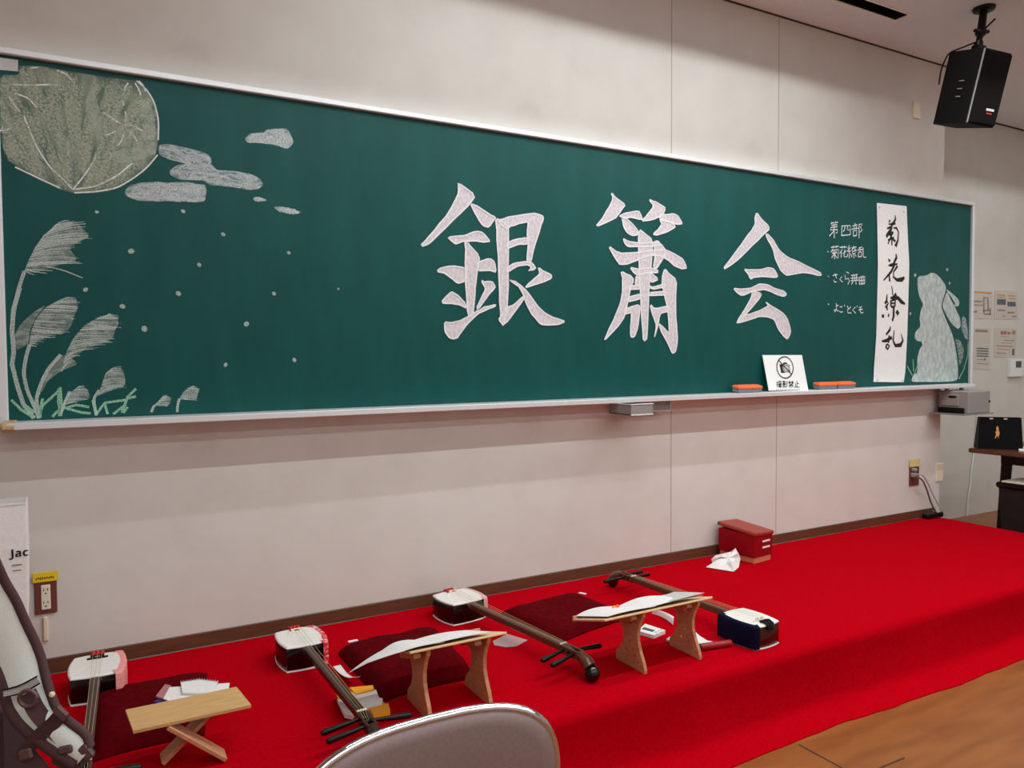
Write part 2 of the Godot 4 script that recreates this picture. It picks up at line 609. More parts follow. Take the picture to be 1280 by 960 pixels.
func build_platform() -> void:
	var p := thing("platform", "low wooden teaching platform along the wall, hidden by red carpet", "platform", Vector3(1.9, 0, 0.54))
	var m := Mb.new(p.position)
	m.box(Vector3(2.0, (DECK - 0.006) / 2, 0.545), Vector3(6.22, DECK - 0.006, 1.12 + 0.0), Basis.IDENTITY, 0.004)
	part("deck", m, M.deck_wood, p)
	var c := Mb.new(Vector3(1.9, 0, 0.54))
	var rip := noise(101, 0.6, 3)
	var prof := []                                                       # (z, y) from the wall over the edge to the floor
	for k in 9:
		prof.append(Vector2(0.004 + 1.081 * k / 8.0, DECK))
	for k in range(1, 6):
		var t := PI / 2 * k / 5.0
		prof.append(Vector2(1.085 + sin(t) * 0.04, DECK - 0.04 + cos(t) * 0.04))
	for k in range(1, 7):
		prof.append(Vector2(1.125 + 0.02 * pow(k / 6.0, 2.0), DECK - 0.04 - 0.155 * k / 6.0))
	for k in range(1, 7):
		var t := k / 6.0
		prof.append(Vector2(1.145 + 0.095 * t * t + 0.012 * t, 0.055 - 0.051 * (1.0 - pow(1.0 - t, 2.0))))
	var n := prof.size()
	var f := func(u: float, v: float) -> Vector3:
		var i := v * (n - 1)
		var a: Vector2 = prof[int(floor(i))]
		var q: Vector2 = a.lerp(prof[mini(int(floor(i)) + 1, n - 1)], i - floor(i))
		var x := -1.1 + 6.2 * u
		var hang := clampf((DECK - q.y) / DECK, 0.0, 1.0)
		var z := q.x + hang * 0.035 * rip.get_noise_1d(x * 2.2)
		var y := q.y
		if hang < 0.02:
			y += 0.0016 * rip.get_noise_2d(x * 5.0, q.x * 5.0)
			if v < 0.01:
				z += 0.008 * rip.get_noise_1d(x * 1.4 + 40.0)
		return Vector3(x, y, z)
	c.thick_patch(func(u: float, v: float) -> Vector3: return f.call(v, u), n - 1, 124, Vector3(0, 0.005, 0))
	var o := part("red_carpet", c, M.carpet, self)
	o.position = Vector3(1.9, 0, 0.54)
	tag(o, "bright red carpet spread over the whole platform and hanging to the floor", "carpet")


# ---------------------------------------------------------------- the chalkboard and what is drawn on it
func px(list: Array, off: Vector2, k: float, z: float) -> Array:
	var out := []
	for p in list:
		var s := off + Vector2(p[0], p[1]) / k
		out.append(on_wall(s.x, s.y, z))
	return out

func smooth(p: Array, closed := true, rounds := 1) -> Array:             # corner-cutting, so that drawn outlines are not angular
	var q := p
	for r in rounds:
		var s := []
		var n := q.size()
		for i in (n if closed else n - 1):
			var a: Vector3 = q[i]
			var b: Vector3 = q[(i + 1) % n]
			s.append(a.lerp(b, 0.18))
			s.append(a.lerp(b, 0.82))
		if not closed:
			s[0] = q[0]
			s[s.size() - 1] = q[n - 1]
		q = s
	return q

var board: Node3D

func character(strokes: Array, off: Vector2, k: float, label: String) -> void:
	var body := Mb.new(board.position)
	var edges := []
	var rng := RandomNumberGenerator.new()
	rng.seed = strokes.size()
	for i in strokes.size():
		var p := smooth(px(strokes[i], off, k, 0.0012 + 0.00012 * i))
		body.flat_poly(p, Vector3.BACK)
		var e := []
		for q in p:
			e.append(q + Vector3(rng.randf_range(-0.002, 0.002), rng.randf_range(-0.002, 0.002), 0.0021 - 0.00006 * i))
		var edge := Mb.new(board.position)
		edge.ribbon(e, 0.007, Vector3.BACK, true)
		edges.append(edge)
	var o := part("chalk_character", body, M.chalk, board, label)
	for edge in edges:
		part("chalk_outline", edge, M.chalk_edge, o)

func drawn(called: String, mat_: Material, lines: Array, off: Vector2, k: float, w: float, z := 0.0012, label := "") -> MeshInstance3D:
	var m := Mb.new(board.position)
	for l in lines:
		m.ribbon(px(l, off, k, z), w, Vector3.BACK)
	return part(called, m, mat_, board, label)

func patch_of(called: String, mat_: Material, outline: Array, off: Vector2, k: float, z := 0.0008, rounds := 2) -> MeshInstance3D:
	var m := Mb.new(board.position)
	m.flat_poly(smooth(px(outline, off, k, z), true, rounds), Vector3.BACK)
	return part(called, m, mat_, board)

func hatch(mat_: Material, outline: Array, off: Vector2, k: float, count: int, length: float, dir: Callable, w: float, z: float, sd: int, parent: Node) -> void:
	# side-of-the-chalk strokes rubbed inside an outline
	var poly := PackedVector2Array()
	var lo := Vector2(1e9, 1e9)
	var hi := -lo
	for q in outline:
		var p := Vector2(q[0], q[1])
		poly.append(p)
		lo = lo.min(p)
		hi = hi.max(p)
	var rng := RandomNumberGenerator.new()
	rng.seed = sd
	var m := Mb.new(board.position)
	for i in count:
		var a := Vector2(rng.randf_range(lo.x, hi.x), rng.randf_range(lo.y, hi.y))
		if not Geometry2D.is_point_in_polygon(a, poly):
			continue
		var line := [[a.x, a.y]]
		var bend := rng.randf_range(-0.12, 0.12)
		var len_ := length * rng.randf_range(0.4, 1.0)
		for j in 6:
			var d: Vector2 = dir.call(a)
			a += d.rotated(bend) * len_ / 6.0
			if not Geometry2D.is_point_in_polygon(a, poly):
				break
			line.append([a.x, a.y])
		if line.size() < 3:
			continue
		var ws := []
		var w1 := w * rng.randf_range(0.35, 1.0)
		for j in line.size():
			ws.append(w1 * (0.35 if j == 0 or j == line.size() - 1 else 1.0))
		m.ribbon(px(line, off, k, z + 0.000004 * i), ws, Vector3.BACK)
	var o := part("chalk_rubbing", m, mat_, parent)
	o.set_meta("kind", "stuff")

func along(p: Array, t: float) -> Vector2:
	var f := clampf(t, 0.0, 1.0) * (p.size() - 1)
	var i := mini(int(f), p.size() - 2)
	return Vector2(p[i][0], p[i][1]).lerp(Vector2(p[i + 1][0], p[i + 1][1]), f - i)

func plume(stem: Array, spine: Array, tips: Array, hairs: int, off: Vector2, k: float, sd: int, width := 1.0) -> void:
	# a pampas head: hairs leave the spine and bow over towards the tips
	var rng := RandomNumberGenerator.new()
	rng.seed = sd
	var haze := []
	for i in 9:
		haze.append(along(spine, i / 8.0))
	for i in range(8, -1, -1):
		haze.append(along(tips, 1.0 - i / 8.0).lerp(along(spine, 0.7), 0.12))
	var m := Mb.new(board.position)
	var hz := []
	for q in haze:
		hz.append([q.x, q.y])
	var ids := px(hz, off, k, 0.0006)
	m.flat_poly(ids, Vector3.BACK)
	var o := part("chalk_plume", m, M.chalk_haze, board)
	var h := Mb.new(board.position)
	for i in hairs:
		var t := (i + rng.randf_range(-0.4, 0.4)) / (hairs - 1.0)
		var a := along(spine, clampf(1.0 - t, 0.0, 1.0) * 0.92)
		var b := along(tips, t).lerp(a, rng.randf_range(0.0, 0.28)) + Vector2(rng.randf_range(-6, 6), rng.randf_range(-8, 8))
		var c := Vector2(lerpf(a.x, b.x, 0.42), lerpf(a.y, b.y, 0.86)) + Vector2(0, -8)
		var line := []
		for j in 8:
			var s := j / 7.0
			var q := a.lerp(c, s).lerp(c.lerp(b, s), s)
			line.append([q.x, q.y])
		var ws := []
		var w0 := rng.randf_range(0.0015, 0.0048) * width
		for j in 8:
			ws.append(w0 * (1.0 - 0.75 * absf(j / 7.0 - 0.35)))
		h.ribbon(px(line, off, k, 0.0009 + 0.00002 * i), ws, Vector3.BACK)
	if stem.size() > 1:
		var sp := smooth(px(stem, off, k, 0.0016), false, 2)
		h.ribbon(sp, 0.011 * width, Vector3.BACK)
	part("chalk_hair", h, M.chalk_thin, o)

func build_board() -> void:
	board = thing("chalkboard", "long green chalkboard across the wall with chalk drawings and large white characters", "chalkboard", Vector3(2.74, B0, 0.0))
	var o := board.position
	var m := Mb.new(o)
	m.box(Vector3(BW / 2, B0 + BH / 2, -0.006), Vector3(BW, BH, 0.012))
	part("writing_surface", m, M.board, board)
	m = Mb.new(o)
	m.box(Vector3(BW / 2, B0 + BH + 0.0115, 0.002), Vector3(BW + 0.05, 0.023, 0.034), Basis.IDENTITY, 0.003)
	part("frame_rail", m, M.alu, board)
	for x in [-0.013, BW + 0.013]:
		m = Mb.new(o)
		m.box(Vector3(x, B0 + BH / 2, 0.001), Vector3(0.026, BH + 0.02, 0.032), Basis.IDENTITY, 0.003)
		part("frame_stile", m, M.alu, board)
	m = Mb.new(o)
	m.box(Vector3(2.685, B0 - 0.008, 0.048), Vector3(5.37, 0.014, 0.124), Basis.IDENTITY, 0.002)
	m.box(Vector3(2.685, B0 - 0.012, 0.112), Vector3(5.37, 0.022, 0.006), Basis.IDENTITY, 0.002)
	m.box(Vector3(2.685, B0 - 0.022, 0.0), Vector3(5.37, 0.02, 0.03), Basis.IDENTITY, 0.002)
	part("chalk_tray", m, M.alu, board)
	m = Mb.new(o)
	m.box(Vector3(0.005, B0 - 0.014, 0.052), Vector3(0.055, 0.034, 0.13), Basis.IDENTITY, 0.012)
	part("corner_cap", m, M.cap, board, "tan end cap of the tray")
	m = Mb.new(o)
	m.box(Vector3(BW - 0.05, B0 - 0.014, 0.03), Vector3(0.05, 0.02, 0.06), Basis.IDENTITY, 0.008)
	part("corner_cap", m, M.cream, board)
	var sheet := []
	for p in [[-3, 71.5], [22.5, 75], [22.5, 89.2], [-3, 87]]:
		sheet.append(on_wall(p[0], p[1], 0.003))
	m = Mb.new(o)
	m.slab(sheet, Vector3.BACK, 0.003)
	part("label_sticker", m, M.paper_grey, board, "grey paper sticker in the corner")
	character([
		[[238,35],[340,115],[300,165],[235,225],[150,315],[75,388],[25,405],[60,360],[120,295],[180,220],[215,160],[245,90]],
		[[308,158],[360,180],[440,232],[455,240],[448,245],[415,292],[385,285],[355,245],[335,205]],
		[[180,350],[260,345],[345,316],[380,322],[425,375],[395,378],[330,368],[270,372],[230,388],[205,375]],
		[[275,375],[300,388],[362,455],[352,530],[335,660],[325,800],[295,795],[285,640],[280,520],[285,430]],
		[[118,545],[140,525],[200,513],[284,528],[285,598],[232,614],[205,585],[170,558]],
		[[352,492],[400,478],[430,474],[445,492],[458,552],[425,540],[350,540]],
		[[200,662],[235,680],[270,715],[292,755],[250,738],[215,728],[155,725],[150,715],[175,685]],
		[[373,597],[395,606],[430,602],[452,628],[435,655],[345,768],[350,745],[390,660],[395,635]],
		[[163,832],[190,843],[265,823],[310,795],[360,765],[400,748],[456,738],[452,744],[400,765],[350,790],[300,835],[240,920],[218,933],[190,925],[165,890]],
		[[455,240],[500,265],[530,300],[525,600],[522,748],[500,858],[472,820],[485,800],[478,700],[470,500],[462,330]],
		[[485,800],[522,748],[560,738],[610,688],[614,706],[500,858],[472,822]],
		[[470,252],[510,240],[600,222],[695,215],[728,235],[720,265],[695,340],[672,410],[655,490],[632,488],[640,400],[635,345],[636,295],[640,262],[600,265],[545,285],[520,300],[490,285]],
		[[518,384],[560,365],[640,352],[640,388],[580,392],[520,412]],
		[[518,532],[560,500],[632,486],[665,498],[682,520],[675,535],[638,542],[655,530],[658,515],[630,505],[590,510],[518,550]],
		[[695,522],[730,545],[770,565],[775,580],[725,605],[665,625],[620,640],[650,612],[690,575],[710,555]],
		[[530,593],[560,600],[590,620],[640,665],[690,740],[740,785],[790,810],[855,833],[815,848],[760,853],[715,850],[670,800],[630,730],[605,660],[580,625]],
	], Vector2(520, 220), 4.571, "large white brush style character for silver")
	character([
		[[108,25],[130,55],[190,95],[165,130],[145,160],[90,195],[20,222],[50,185],[90,120],[120,60]],
		[[150,160],[200,140],[265,130],[285,170],[280,180],[220,165],[180,172]],
		[[170,172],[190,170],[230,205],[262,245],[258,268],[225,270],[195,250],[178,215]],
		[[325,65],[350,75],[415,110],[415,130],[395,160],[345,180],[278,190],[310,160],[345,120],[350,100]],
		[[390,150],[415,155],[470,148],[495,165],[518,205],[495,208],[440,195],[400,190],[385,175]],
		[[385,175],[410,180],[470,210],[475,222],[420,255],[365,270],[345,265],[380,235],[400,205]],
		[[268,238],[300,260],[345,295],[340,420],[325,560],[318,700],[315,862],[298,872],[290,860],[282,700],[272,560],[268,420],[262,300]],
		[[175,288],[200,305],[270,318],[345,312],[375,302],[395,325],[340,335],[270,335],[205,335],[185,318]],
		[[368,305],[395,325],[425,365],[395,420],[370,460],[350,455],[360,400],[355,335]],
		[[92,330],[145,372],[270,370],[345,355],[420,355],[480,380],[520,410],[540,455],[520,462],[480,450],[430,410],[380,385],[330,385],[270,405],[205,432],[160,440],[130,400]],
		[[218,455],[260,462],[340,458],[375,470],[375,485],[330,480],[270,498],[240,488]],
		[[330,480],[380,520],[340,540],[325,525]],
		[[165,475],[195,490],[225,505],[238,520],[215,590],[195,690],[185,730],[140,800],[65,878],[90,820],[130,740],[160,660],[175,580],[175,520]],
		[[210,560],[275,552],[278,575],[210,582]],
		[[200,627],[282,605],[278,632],[200,650]],
		[[190,690],[230,675],[268,668],[275,690],[262,800],[240,852],[218,850],[220,780],[225,712],[185,722]],
		[[250,500],[275,515],[270,560],[245,552]],
		[[415,460],[440,495],[482,520],[475,640],[480,760],[488,880],[475,938],[455,942],[435,890],[400,830],[380,775],[395,785],[440,835],[438,740],[425,660],[400,560],[400,515]],
		[[325,555],[345,570],[420,545],[420,562],[360,578],[325,572]],
		[[320,598],[425,592],[430,610],[320,617]],
		[[330,665],[360,690],[435,675],[442,700],[385,720],[378,780],[355,862],[370,790],[345,725]],
	], Vector2(740, 235), 4.571, "large white brush style character for bamboo flute")
	character([
		[[285,35],[310,70],[375,135],[370,155],[310,210],[240,275],[165,355],[100,405],[48,435],[90,375],[160,280],[240,170],[278,115],[272,65]],
		[[345,185],[375,190],[410,240],[445,305],[500,345],[600,390],[735,455],[745,478],[700,470],[620,455],[545,465],[490,475],[450,430],[420,370],[400,290],[375,240]],
		[[195,430],[230,440],[310,435],[370,422],[410,430],[435,480],[420,493],[330,483],[270,487],[240,503],[225,465]],
		[[120,567],[170,572],[240,570],[300,538],[360,540],[420,570],[485,592],[497,610],[480,625],[430,610],[380,585],[330,575],[270,585],[180,622],[150,600]],
		[[255,585],[320,605],[310,630],[260,690],[210,750],[185,790],[145,815],[150,795],[200,720],[250,625]],
		[[145,815],[185,760],[250,748],[320,720],[370,690],[345,660],[400,700],[460,735],[500,775],[525,860],[520,900],[505,925],[480,910],[440,860],[410,790],[370,770],[310,765],[240,785]],
	], Vector2(895, 260), 5.65, "large white brush style character for meeting")

	# small handwriting: each line of the programme is one part
	var o4 := Vector2(1028, 270)
	for glyph in [
		[[[90,55],[78,75]],[[85,65],[110,62]],[[125,50],[115,70]],[[120,60],[145,58]],[[85,85],[135,80],[135,100]],[[80,105],[135,100]],[[80,105],[75,130],[140,125],[138,150],[125,160]],[[108,80],[110,205]],[[105,140],[65,185]]],
		[[[180,90],[178,185]],[[180,92],[258,88],[258,175]],[[180,180],[258,172]],[[208,92],[205,125],[190,145]],[[232,90],[232,125],[252,130]]],
		[[[300,65],[305,80]],[[280,90],[325,82]],[[290,95],[295,110]],[[318,92],[310,110]],[[270,122],[335,112]],[[285,135],[287,190]],[[285,138],[318,132],[315,180]],[[288,185],[315,180]],[[340,75],[338,205]],[[340,78],[368,72],[352,105],[368,130],[345,150]]],
		[[[46,326],[55,332]]],
		[[[80,290],[150,280]],[[100,275],[102,298]],[[130,272],[128,295]],[[95,305],[80,335]],[[92,318],[148,310],[145,390],[130,385]],[[90,345],[135,340]],[[112,325],[112,400]],[[110,350],[85,385]],[[112,350],[130,380]],[[95,330],[100,338]],[[128,325],[122,335]]],
		[[[160,290],[225,285]],[[180,278],[182,300]],[[205,275],[203,298]],[[185,310],[160,345]],[[175,330],[173,385]],[[222,320],[190,350]],[[205,310],[200,375],[228,378],[230,365]]],
		[[[250,270],[235,300],[255,305]],[[258,290],[232,325]],[[232,328],[262,322]],[[248,325],[248,390]],[[235,350],[228,375]],[[258,345],[265,365]],[[270,295],[315,285]],[[292,278],[270,320]],[[290,300],[318,320]],[[278,325],[305,322],[303,345],[278,348],[278,325]],[[292,348],[290,390]],[[275,360],[268,380]],[[305,358],[312,375]]],
		[[[365,285],[335,298]],[[325,315],[372,308]],[[348,295],[348,330]],[[333,335],[333,380]],[[333,335],[362,332],[360,375]],[[333,378],[360,375]],[[375,290],[378,370],[385,382],[405,380]]],
		[[[50,555],[60,560]]],
		[[[95,550],[140,540]],[[115,530],[130,575]],[[105,590],[110,608],[130,610]]],
		[[[180,560],[160,585],[188,612]]],
		[[[222,515],[245,530]],[[210,545],[212,585],[240,575],[250,600],[235,632]]],
		[[[265,550],[325,540]],[[262,575],[330,570]],[[262,600],[335,592]],[[280,540],[278,600]],[[298,540],[298,600]],[[315,540],[315,595]],[[285,605],[270,630]],[[310,600],[312,635]]],
		[[[340,565],[342,630]],[[340,568],[392,560],[390,625]],[[342,630],[390,625]],[[358,555],[360,628]],[[375,550],[375,628]],[[340,598],[392,592]]],
		[[[50,810],[62,818]]],
		[[[128,805],[130,870],[115,885],[105,870],[125,862],[150,880]],[[130,830],[150,825]]],
		[[[160,840],[185,838]],[[158,875],[165,888],[190,885]],[[200,822],[208,830]]],
		[[[230,830],[238,855]],[[262,838],[232,870],[235,895],[268,895]]],
		[[[305,840],[278,868],[308,898]],[[318,830],[324,842]]],
		[[[340,845],[365,838]],[[335,868],[372,860]],[[350,850],[350,885],[360,897],[378,890]]],
	]:
		drawn("chalk_writing", M.chalk_edge, glyph, o4, 7.39, 0.0055)

	# the moon
	var om := Vector2(0, 70)
	var moon := patch_of("chalk_moon", M.chalk_moon, [[905,165],[980,220],[1030,310],[1058,430],[1055,560],[1040,660],[980,750],[890,820],[780,885],[640,915],[495,915],[400,890],[270,830],[160,770],[90,720],[30,650],[5,540],[0,300],[0,125],[128,128],[135,62],[280,68],[400,92],[560,118],[700,142],[860,160]], om, 5.333, 0.0006)
	hatch(M.chalk_hatch_warm, [[905,165],[980,220],[1030,310],[1058,430],[1055,560],[1040,660],[980,750],[890,820],[780,885],[640,915],[495,915],[400,890],[270,830],[160,770],[90,720],[30,650],[5,540],[0,300],[0,125],[128,128],[135,62],[280,68],[400,92],[560,118],[700,142],[860,160]], om, 5.333, 420, 330.0, func(a: Vector2) -> Vector2: return (a - Vector2(485, 1150)).normalized(), 0.022, 0.0008, 3, moon)
	for l in [[[485,890],[540,825],[585,765],[640,675]],[[485,890],[430,830],[330,740],[240,600],[160,400]],[[485,890],[640,870],[780,800],[880,715]],[[495,912],[640,905],[780,880],[890,815],[980,745],[1050,660]],[[1055,560],[1058,430],[1030,310],[980,225],[910,165]],[[400,880],[270,820],[100,740]],
			[[805,452],[740,410],[685,375]],[[835,440],[842,410],[835,370]],[[830,458],[890,465],[950,500]],[[865,505],[895,535],[915,572]],[[825,520],[810,570],[775,602]],[[770,500],[735,520],[700,525]],
			[[60,270],[90,320],[130,370]],[[100,248],[190,280],[245,345]],[[85,190],[200,195],[340,190]],[[0,498],[40,495],[85,475]],[[855,180],[835,205],[830,235]],[[900,180],[925,220],[940,260]],[[925,165],[955,195],[970,235]],[[820,300],[825,330]],[[380,95],[440,120],[480,160]],[[200,80],[255,76]]]:
		var st := Mb.new(o)
		st.ribbon(smooth(px(l, om, 5.333, 0.0012), false, 2), 0.0046, Vector3.BACK)
		part("chalk_ray", st, M.chalk_edge, moon)
	for l in [[[640,560],[600,400],[560,300],[620,200],[680,420],[660,620]],[[380,680],[390,520],[450,560],[480,700],[430,640]],[[940,280],[1010,330],[1035,450],[1030,560],[945,560],[950,420]],[[390,95],[450,105],[495,190],[460,165]],[[730,660],[780,630],[930,610],[1040,565],[1045,650],[880,705],[800,720],[740,695]]]:
		var pe := Mb.new(o)
		pe.flat_poly(smooth(px(l, om, 5.333, 0.0009), true, 2), Vector3.BACK)
		part("chalk_petal", pe, M.chalk_haze, moon)
	# clouds
	var oc := Vector2(140, 140)
	for l in [[[285,200],[360,198],[480,225],[590,255],[612,290],[612,325],[660,365],[840,375],[905,405],[935,450],[885,485],[690,455],[600,450],[560,420],[430,420],[365,395],[350,365],[400,325],[470,320],[390,295],[290,270]],
			[[75,490],[110,450],[200,430],[330,435],[460,428],[585,455],[575,540],[560,555],[400,550],[160,548],[90,520]],
			[[815,165],[850,130],[930,125],[960,105],[1080,100],[1100,140],[1120,185],[1090,225],[1010,205],[900,190],[830,185]],
			[[862,530],[910,522],[955,545],[880,550]],[[990,585],[1050,580],[1165,615],[1120,625],[1030,612]]]:
		var cl := patch_of("chalk_cloud", M.chalk_cloud, l, oc, 4.923, 0.001)
		hatch(M.chalk_hatch, l, oc, 4.923, 150, 150.0, func(a: Vector2) -> Vector2: return Vector2(1, 0.15 + 0.25 * sin(a.x * 0.02)).normalized(), 0.012, 0.0012, l.size(), cl)
		if l.size() > 6:
			var rng := RandomNumberGenerator.new()
			rng.seed = l.size()
			var sc := Mb.new(o)
			var cen := Vector2.ZERO
			for q in l:
				cen += Vector2(q[0], q[1]) / l.size()
			var line := []
			for k in l.size() * 3:
				var q := Vector2(l[k / 3][0], l[k / 3][1])
				var nx := Vector2(l[(k / 3 + 1) % l.size()][0], l[(k / 3 + 1) % l.size()][1])
				q = q.lerp(nx, (k % 3) / 3.0).lerp(cen, 0.12 + 0.14 * (k % 2) + 0.06 * rng.randf())
				line.append([q.x, q.y])
			sc.ribbon(smooth(px(line, oc, 4.923, 0.0014), false, 1), 0.005, Vector3.BACK)
			part("chalk_scribble", sc, M.chalk_thin, cl)
	# pampas grass
	var oa := Vector2(0, 260)
	var ob := Vector2(0, 360)
	var oe := Vector2(160, 450)
	plume([[110,960],[125,850],[160,690],[210,540]], [[210,540],[250,440],[300,340],[370,240],[480,160]], [[600,95],[665,95],[755,130],[800,212],[812,250],[765,268],[725,300],[600,360],[690,418],[655,462],[720,470],[280,600]], 40, oa, 6.859, 1)
	drawn("chalk_stem", M.chalk_thin, [[[140,0],[95,150],[85,300],[97,450],[85,540],[125,700],[165,820],[240,920]]], ob, 5.647, 0.013)
	drawn("chalk_stem", M.chalk_thin, [[[400,503],[470,515],[560,540],[640,572],[708,600]]], oa, 6.859, 0.004)
	plume([[275,920],[240,830],[190,720],[165,600],[185,480],[210,400]], [[205,410],[215,320],[250,220],[320,140],[400,95],[490,65]], [[495,66],[570,75],[575,140],[560,178],[530,240],[525,320],[400,345],[265,410]], 34, ob, 5.647, 2)
	patch_of("chalk_plume", M.chalk_haze, [[100,330],[150,250],[230,175],[330,115],[250,210],[210,300],[200,400],[150,420],[115,440]], ob, 5.647, 0.0007)
	plume([[270,900],[255,780],[290,670],[340,570],[430,470]], [[435,590],[460,470],[520,350],[600,260],[700,205],[790,190]], [[800,188],[855,205],[865,270],[830,290],[830,345],[810,390],[620,440],[480,540]], 32, ob, 5.647, 3)
	patch_of("chalk_plume", M.chalk_haze, [[255,780],[290,670],[330,560],[450,460],[560,535],[440,580],[340,650],[290,740]], ob, 5.647, 0.0007)
	plume([[680,900],[660,780],[700,720]], [[690,760],[720,680],[740,610],[780,575]], [[860,555],[890,595],[905,660],[900,700]], 16, ob, 5.647, 4, 0.8)
	plume([[430,890],[460,800],[490,730]], [[450,830],[490,740],[560,695]], [[600,680],[640,730],[650,790],[560,810]], 12, ob, 5.647, 5, 0.7)
	plume([[340,760],[362,700],[390,655]], [[380,660],[440,600],[520,520]], [[560,510],[640,540],[650,590],[600,680]], 12, oe, 11.636, 6, 0.8)
	plume([[715,760],[722,650],[750,560]], [[745,570],[800,470],[870,410],[940,375]], [[980,380],[1060,420],[1040,490],[1020,560],[1020,590]], 14, oe, 11.636, 7, 0.8)
	var gr := [[[80,790],[150,860],[240,915]],[[180,830],[245,880]],[[270,920],[300,830],[410,730]],[[282,915],[290,830],[300,780]],[[270,915],[255,850],[235,800]],[[425,700],[432,800],[420,905]],[[415,710],[412,800],[430,905]],[[430,890],[455,810],[495,735]],[[370,910],[400,875],[440,850]],[[450,850],[540,825],[630,840]],[[470,850],[580,880],[640,885]],[[655,790],[668,850],[680,900]],[[680,890],[740,810],[890,790]],[[740,820],[760,890]],[[800,890],[890,820]],[[860,880],[900,770],[960,710]],[[900,780],[960,765]],[[870,880],[900,840]]]
	for l in gr:
		drawn("chalk_blade", M.chalk_green, [l], ob, 5.647, 0.0085, 0.0015)
	# fireflies
	for q in [[229,264,5],[279,293,5],[249,331,5],[164,314,6.5],[361,316,4.5],[223,367,6],[342.5,367,5],[107,362,5],[153,383,6],[180.5,411,7],[308,405,6.5],[282,456,5],[368,450,5.5],[121,265,4],[1144,344,4.5],[1184,337,4],[1187,354,3.5],[1138,392,3.5],[423,361,3]]:
		var m2 := Mb.new(o)
		var c := on_wall(q[0], q[1], 0.0012)
		var d := EYE.distance_to(c)
		var ring := []
		for j in 12:
			var a := TAU * j / 12
			ring.append(c + Vector3(cos(a), sin(a), 0) * (q[2] * 0.46 * d / FOCAL) * (1.0 + 0.1 * sin(a * 2 + q[0])))
		m2.flat_poly(ring, Vector3.BACK)
		part("chalk_dot", m2, M.chalk_thin, board)
	# the rabbit looking up
	var rr := Vector2(1134, 330)
	var rb := patch_of("chalk_rabbit", M.chalk_rabbit, [[80,95],[150,90],[180,68],[215,70],[255,105],[300,170],[298,205],[268,300],[266,340],[300,430],[345,530],[370,620],[390,760],[395,900],[310,912],[100,912],[30,912],[45,860],[80,840],[78,720],[100,650],[120,628],[110,600],[75,595],[55,565],[65,525],[105,480],[95,420],[105,360],[125,310],[95,255],[80,180]], rr, 6.19, 0.0008)
	hatch(M.chalk_soft, [[80,95],[150,90],[180,68],[215,70],[255,105],[300,170],[298,205],[268,300],[266,340],[300,430],[345,530],[370,620],[390,760],[395,900],[310,912],[100,912],[30,912],[45,860],[80,840],[78,720],[100,650],[120,628],[110,600],[75,595],[55,565],[65,525],[105,480],[95,420],[105,360],[125,310],[95,255],[80,180]], rr, 6.19, 170, 170.0, func(a: Vector2) -> Vector2: return Vector2(0.12, 1).normalized(), 0.012, 0.00095, 9, rb)
	var er := Mb.new(o)
	er.flat_poly(smooth(px([[306,208],[335,270],[372,340],[410,420],[415,480],[395,505],[350,470],[305,400],[275,335],[276,300]], rr, 6.19, 0.0011), true, 2), Vector3.BACK)
	part("ear", er, M.chalk_rabbit, rb)
	er = Mb.new(o)
	er.flat_poly(smooth(px([[302,192],[345,225],[395,270],[405,300],[395,328],[362,328],[372,305],[340,255],[310,215]], rr, 6.19, 0.0011), true, 2), Vector3.BACK)
	part("ear", er, M.chalk_rabbit, rb)
	er = Mb.new(o)
	er.flat_poly(smooth(px([[372,580],[410,590],[438,650],[433,720],[403,800],[398,720],[386,640]], rr, 6.19, 0.001), true, 2), Vector3.BACK)
	part("tail", er, M.chalk_haze, rb)
	patch_of("chalk_plume", M.chalk_cloud, [[425,400],[455,420],[468,500],[470,600],[440,560],[420,500]], rr, 6.19, 0.001)
	for l in [[[470,600],[470,700],[440,810],[400,890]],[[0,790],[40,862]],[[45,735],[50,830]],[[80,790],[45,870]],[[200,905],[260,860],[300,790]],[[330,900],[340,820],[380,780]]]:
		drawn("chalk_blade", M.chalk_green, [l], rr, 6.19, 0.008, 0.0016)


# ---------------------------------------------------------------- things on the tray, scroll and sign
func eraser(u0: float, u1: float, v0: float, v1: float, label: String) -> void:
	var a := on_wall(u0, v0, 0.078)
	var b := on_wall(u1, v1, 0.078)
	var c := Vector3((a.x + b.x) / 2, B0 - 0.001, 0.052)
	var t := thing("board_eraser", label, "eraser", c + Vector3(0, 0.004, 0), 0.0, "chalkboard erasers on the tray")
	t.rotation.x = 0.15
	var w := b.x - a.x
	var m := Mb.new()
	m.box(Vector3(0, 0.010, 0), Vector3(w * 0.97, 0.020, 0.052), Basis.IDENTITY, 0.004)
	part("felt_pad", m, M.felt, t)
	m = Mb.new()
	m.box(Vector3(0, 0.027, 0), Vector3(w, 0.017, 0.056), Basis.IDENTITY, 0.005)
	part("grip", m, M.orange, t)
	m = Mb.new()
	m.box(Vector3(0, 0.0365, 0), Vector3(w * 0.9, 0.003, 0.018), Basis.IDENTITY, 0.001)
	part("hand_strap", m, M.orange, t)

